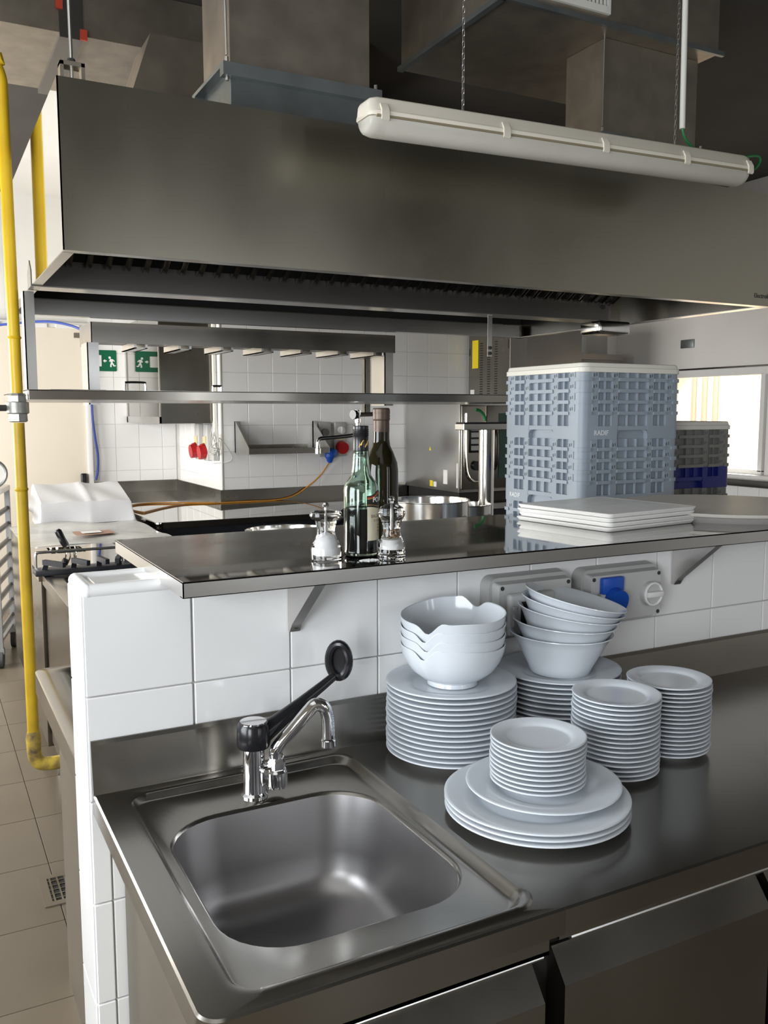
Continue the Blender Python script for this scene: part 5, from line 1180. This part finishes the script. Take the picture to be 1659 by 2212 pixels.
# ------------------------------------------------------------------ ovens at the far right
t = thing('combi_oven', 'stainless steel combi oven with curved control panel on the far worktop', 'oven', (3.85, 4.45, 0.92))
bm = B(); box(bm, 3.39, 4.045, 0.995, 4.30, 4.875, 1.690, 0.006, 2); part('body', bm, 'steel_light', t)
bm = B(); box(bm, 3.41, 4.07, 0.921, 4.28, 4.86, 0.995); part('base', bm, 'black_matte', t, smooth=False)
bm = B(); box(bm, 3.395, 4.020, 1.02, 3.62, 4.046, 1.66, 0.008, 3); cp_ = part('control_panel', bm, 'steel', t)
bm = B(); tube(bm, smooth_path([(3.425, 4.016, 1.60), (3.425, 4.014, 1.30), (3.44, 4.012, 1.15), (3.49, 4.012, 1.085), (3.55, 4.012, 1.08)], 6), 0.012, 10); part('curved_trim', bm, 'chrome', cp_)
bm = B(); box(bm, 3.46, 4.012, 1.30, 3.60, 4.021, 1.52, 0.004)
part('display_frame', bm, 'black_plastic', cp_)
for k in range(4):
    bm = B(); box(bm, 3.475, 4.008, 1.318+0.05*k, 3.59, 4.014, 1.353+0.05*k); part('display_key', bm, 'socket_grey', cp_, smooth=False)
bm = B(); cyl(bm, (3.525, 4.02, 1.20), (3.525, 3.995, 1.20), 0.036, 22); part('knob', bm, 'black_plastic', cp_)
bm = B(); box(bm, 3.63, 4.030, 1.02, 4.28, 4.046, 1.66, 0.004); dr = part('door', bm, 'steel', t)
bm = B(); box(bm, 3.74, 4.022, 1.10, 4.22, 4.031, 1.60); part('door_glass', bm, 'oven_glass', dr)
bm = B(); tube(bm, smooth_path([(3.68, 4.03, 1.17), (3.68, 3.985, 1.20), (3.68, 3.975, 1.34), (3.68, 3.985, 1.46), (3.68, 4.03, 1.49)], 5), 0.020, 10); part('door_handle', bm, 'black_plastic', dr)
bm = B(); prism(bm, [(4.46, 1.305), (4.49, 1.305), (4.475, 1.335)], 'x', 3.3880, 3.3898); part('warning_triangle', bm, 'sticker_yellow', t, smooth=False)
bm = B(); box(bm, 3.3875, 4.43, 1.018, 3.3898, 4.475, 1.065); part('yellow_sticker', bm, 'sticker_yellow', t, smooth=False)
bm = B(); box(bm, 3.3875, 4.375, 1.018, 3.3898, 4.42, 1.058); box(bm, 3.3875, 4.21, 1.05, 3.3898, 4.27, 1.16); box(bm, 3.3875, 4.06, 1.03, 3.3898, 4.078, 1.22); part('white_sticker', bm, 'sticker_white', t, smooth=False)
t = thing('vented_cabinet', 'tall vented steel appliance with yellow sticker standing on the combi oven', 'appliance', (4.25, 4.45, 1.692))
bm = B(); box(bm, 4.0, 4.255, 1.692, 4.55, 4.86, 2.292, 0.004, 1); part('body', bm, 'steel', t)
bm = B(); loft(bm, [[(x, p[0], p[1]) for p in rrect(4.035, 1.70, 4.256, 2.285, [0.04, 0.003, 0.003, 0.04], 5)] for x in (4.003, 4.547)]); part('door_front', bm, 'steel_dark', t)
bm = B(); box(bm, 3.9975, 4.71, 1.98, 3.9995, 4.80, 2.215); part('yellow_label', bm, 'sticker_yellow', t, smooth=False)
bm = B()
for c_, y in enumerate((4.665, 4.555, 4.450)):
    for k in range(22 if c_ != 1 else 19):
        z = 1.76+0.0200*k; box(bm, 3.9978, y-0.019, z, 3.9996, y+0.019, z+0.0075)
part('vent_slots', bm, 'black_matte', t, smooth=False)['kind'] = 'stuff'
bm = B(); box(bm, 3.9975, 4.765, 1.758, 3.9995, 4.825, 1.80); part('white_sticker', bm, 'sticker_white', t, smooth=False)
bm = B()
box(bm, 3.9978, 4.30, 2.252, 3.9996, 4.80, 2.255); box(bm, 3.9978, 4.275, 2.12, 3.9996, 4.285, 2.19); box(bm, 3.9978, 4.836, 2.09, 3.9996, 4.846, 2.15)
part('panel_seam', bm, 'screw_dark', t, smooth=False)
t = thing('tall_cabinet', 'dark steel cabinet with rounded top corner beyond the vented appliance', 'cabinet', (4.95, 4.5, 0.92))
bm = B(); loft(bm, [[(p[0], y, p[1]) for p in rrect(4.62, 0.921, 5.20, 2.10, [0.004, 0.004, 0.05, 0.004], 6)] for y in (4.25, 4.86)]); part('body', bm, 'steel_dark', t)
bm = B(); box(bm, 4.64, 4.235, 1.0, 5.18, 4.25, 2.05, 0.004); d = part('door', bm, 'steel_dark', t)
bm = B(); tube(bm, [(4.69, 4.235, 1.4), (4.69, 4.19, 1.4), (4.69, 4.19, 1.7), (4.69, 4.235, 1.7)], 0.01, 8); part('handle', bm, 'chrome', d)
bm = B(); tube(bm, [(4.3, 4.80, 2.62), (5.33, 4.80, 2.62)], 0.03, 12); single('wall_pipe', bm, 'galvanised', 'grey pipe along the wall above the far cabinets', 'pipe')

# ------------------------------------------------------------------ trolley at the left edge
t = thing('rack_trolley', 'steel tray trolley with angled runners and casters at the left edge', 'trolley', (0.150, 4.32, 0.0), (0, 0, math.radians(-13)))
bm = B(); box(bm, -0.47, -0.02, 1.085, 0.02, 0.56, 1.12, 0.006); part('top', bm, 'steel_light', t, local=True)
for sx_ in (-0.45, 0.0):
    for sy_ in (0.0, 0.54):
        bm = B(); box(bm, sx_-0.016, sy_-0.016, 0.12, sx_+0.016, sy_+0.016, 1.085); part('post', bm, 'trolley_metal', t, local=True, smooth=False)
        bm = B(); cyl(bm, (sx_-0.015, sy_, 0.055), (sx_+0.015, sy_, 0.055), 0.055, 18); c_ = part('caster', bm, 'rubber', t, local=True)
        bm = B(); box(bm, sx_-0.022, sy_-0.022, 0.09, sx_+0.022, sy_+0.022, 0.125); part('fork', bm, 'trolley_metal', c_, local=True)
for k in range(8):
    for sx_ in (-0.45, 0.0):
        bm = B(); box(bm, sx_-0.02, 0, 0.22+0.105*k, sx_+0.02, 0.54, 0.225+0.105*k); box(bm, sx_-0.003, 0, 0.22+0.105*k, sx_+0.003, 0.54, 0.245+0.105*k); part('runner', bm, 'trolley_metal', t, local=True, smooth=False)
bm = B(); box(bm, -0.45, 0, 0.14, 0.0, 0.54, 0.16); part('bottom_shelf', bm, 'trolley_metal', t, local=True, smooth=False)
t = thing('round_dish', 'grey rimmed round dish leaning on the trolley top at the left edge', 'dish', (0.16, 4.5, 1.122))
bm = B(); tube(bm, arc((0.16, 4.5, 1.218), 0.085, 0, 2*PI, 28)[:-1], 0.011, 8, closed=True); part('rim', bm, 'trolley_metal', t)
bm = B(); cyl(bm, (0.16, 4.496, 1.218), (0.16, 4.504, 1.218), 0.08, 28); part('disc', bm, 'melamine', t)
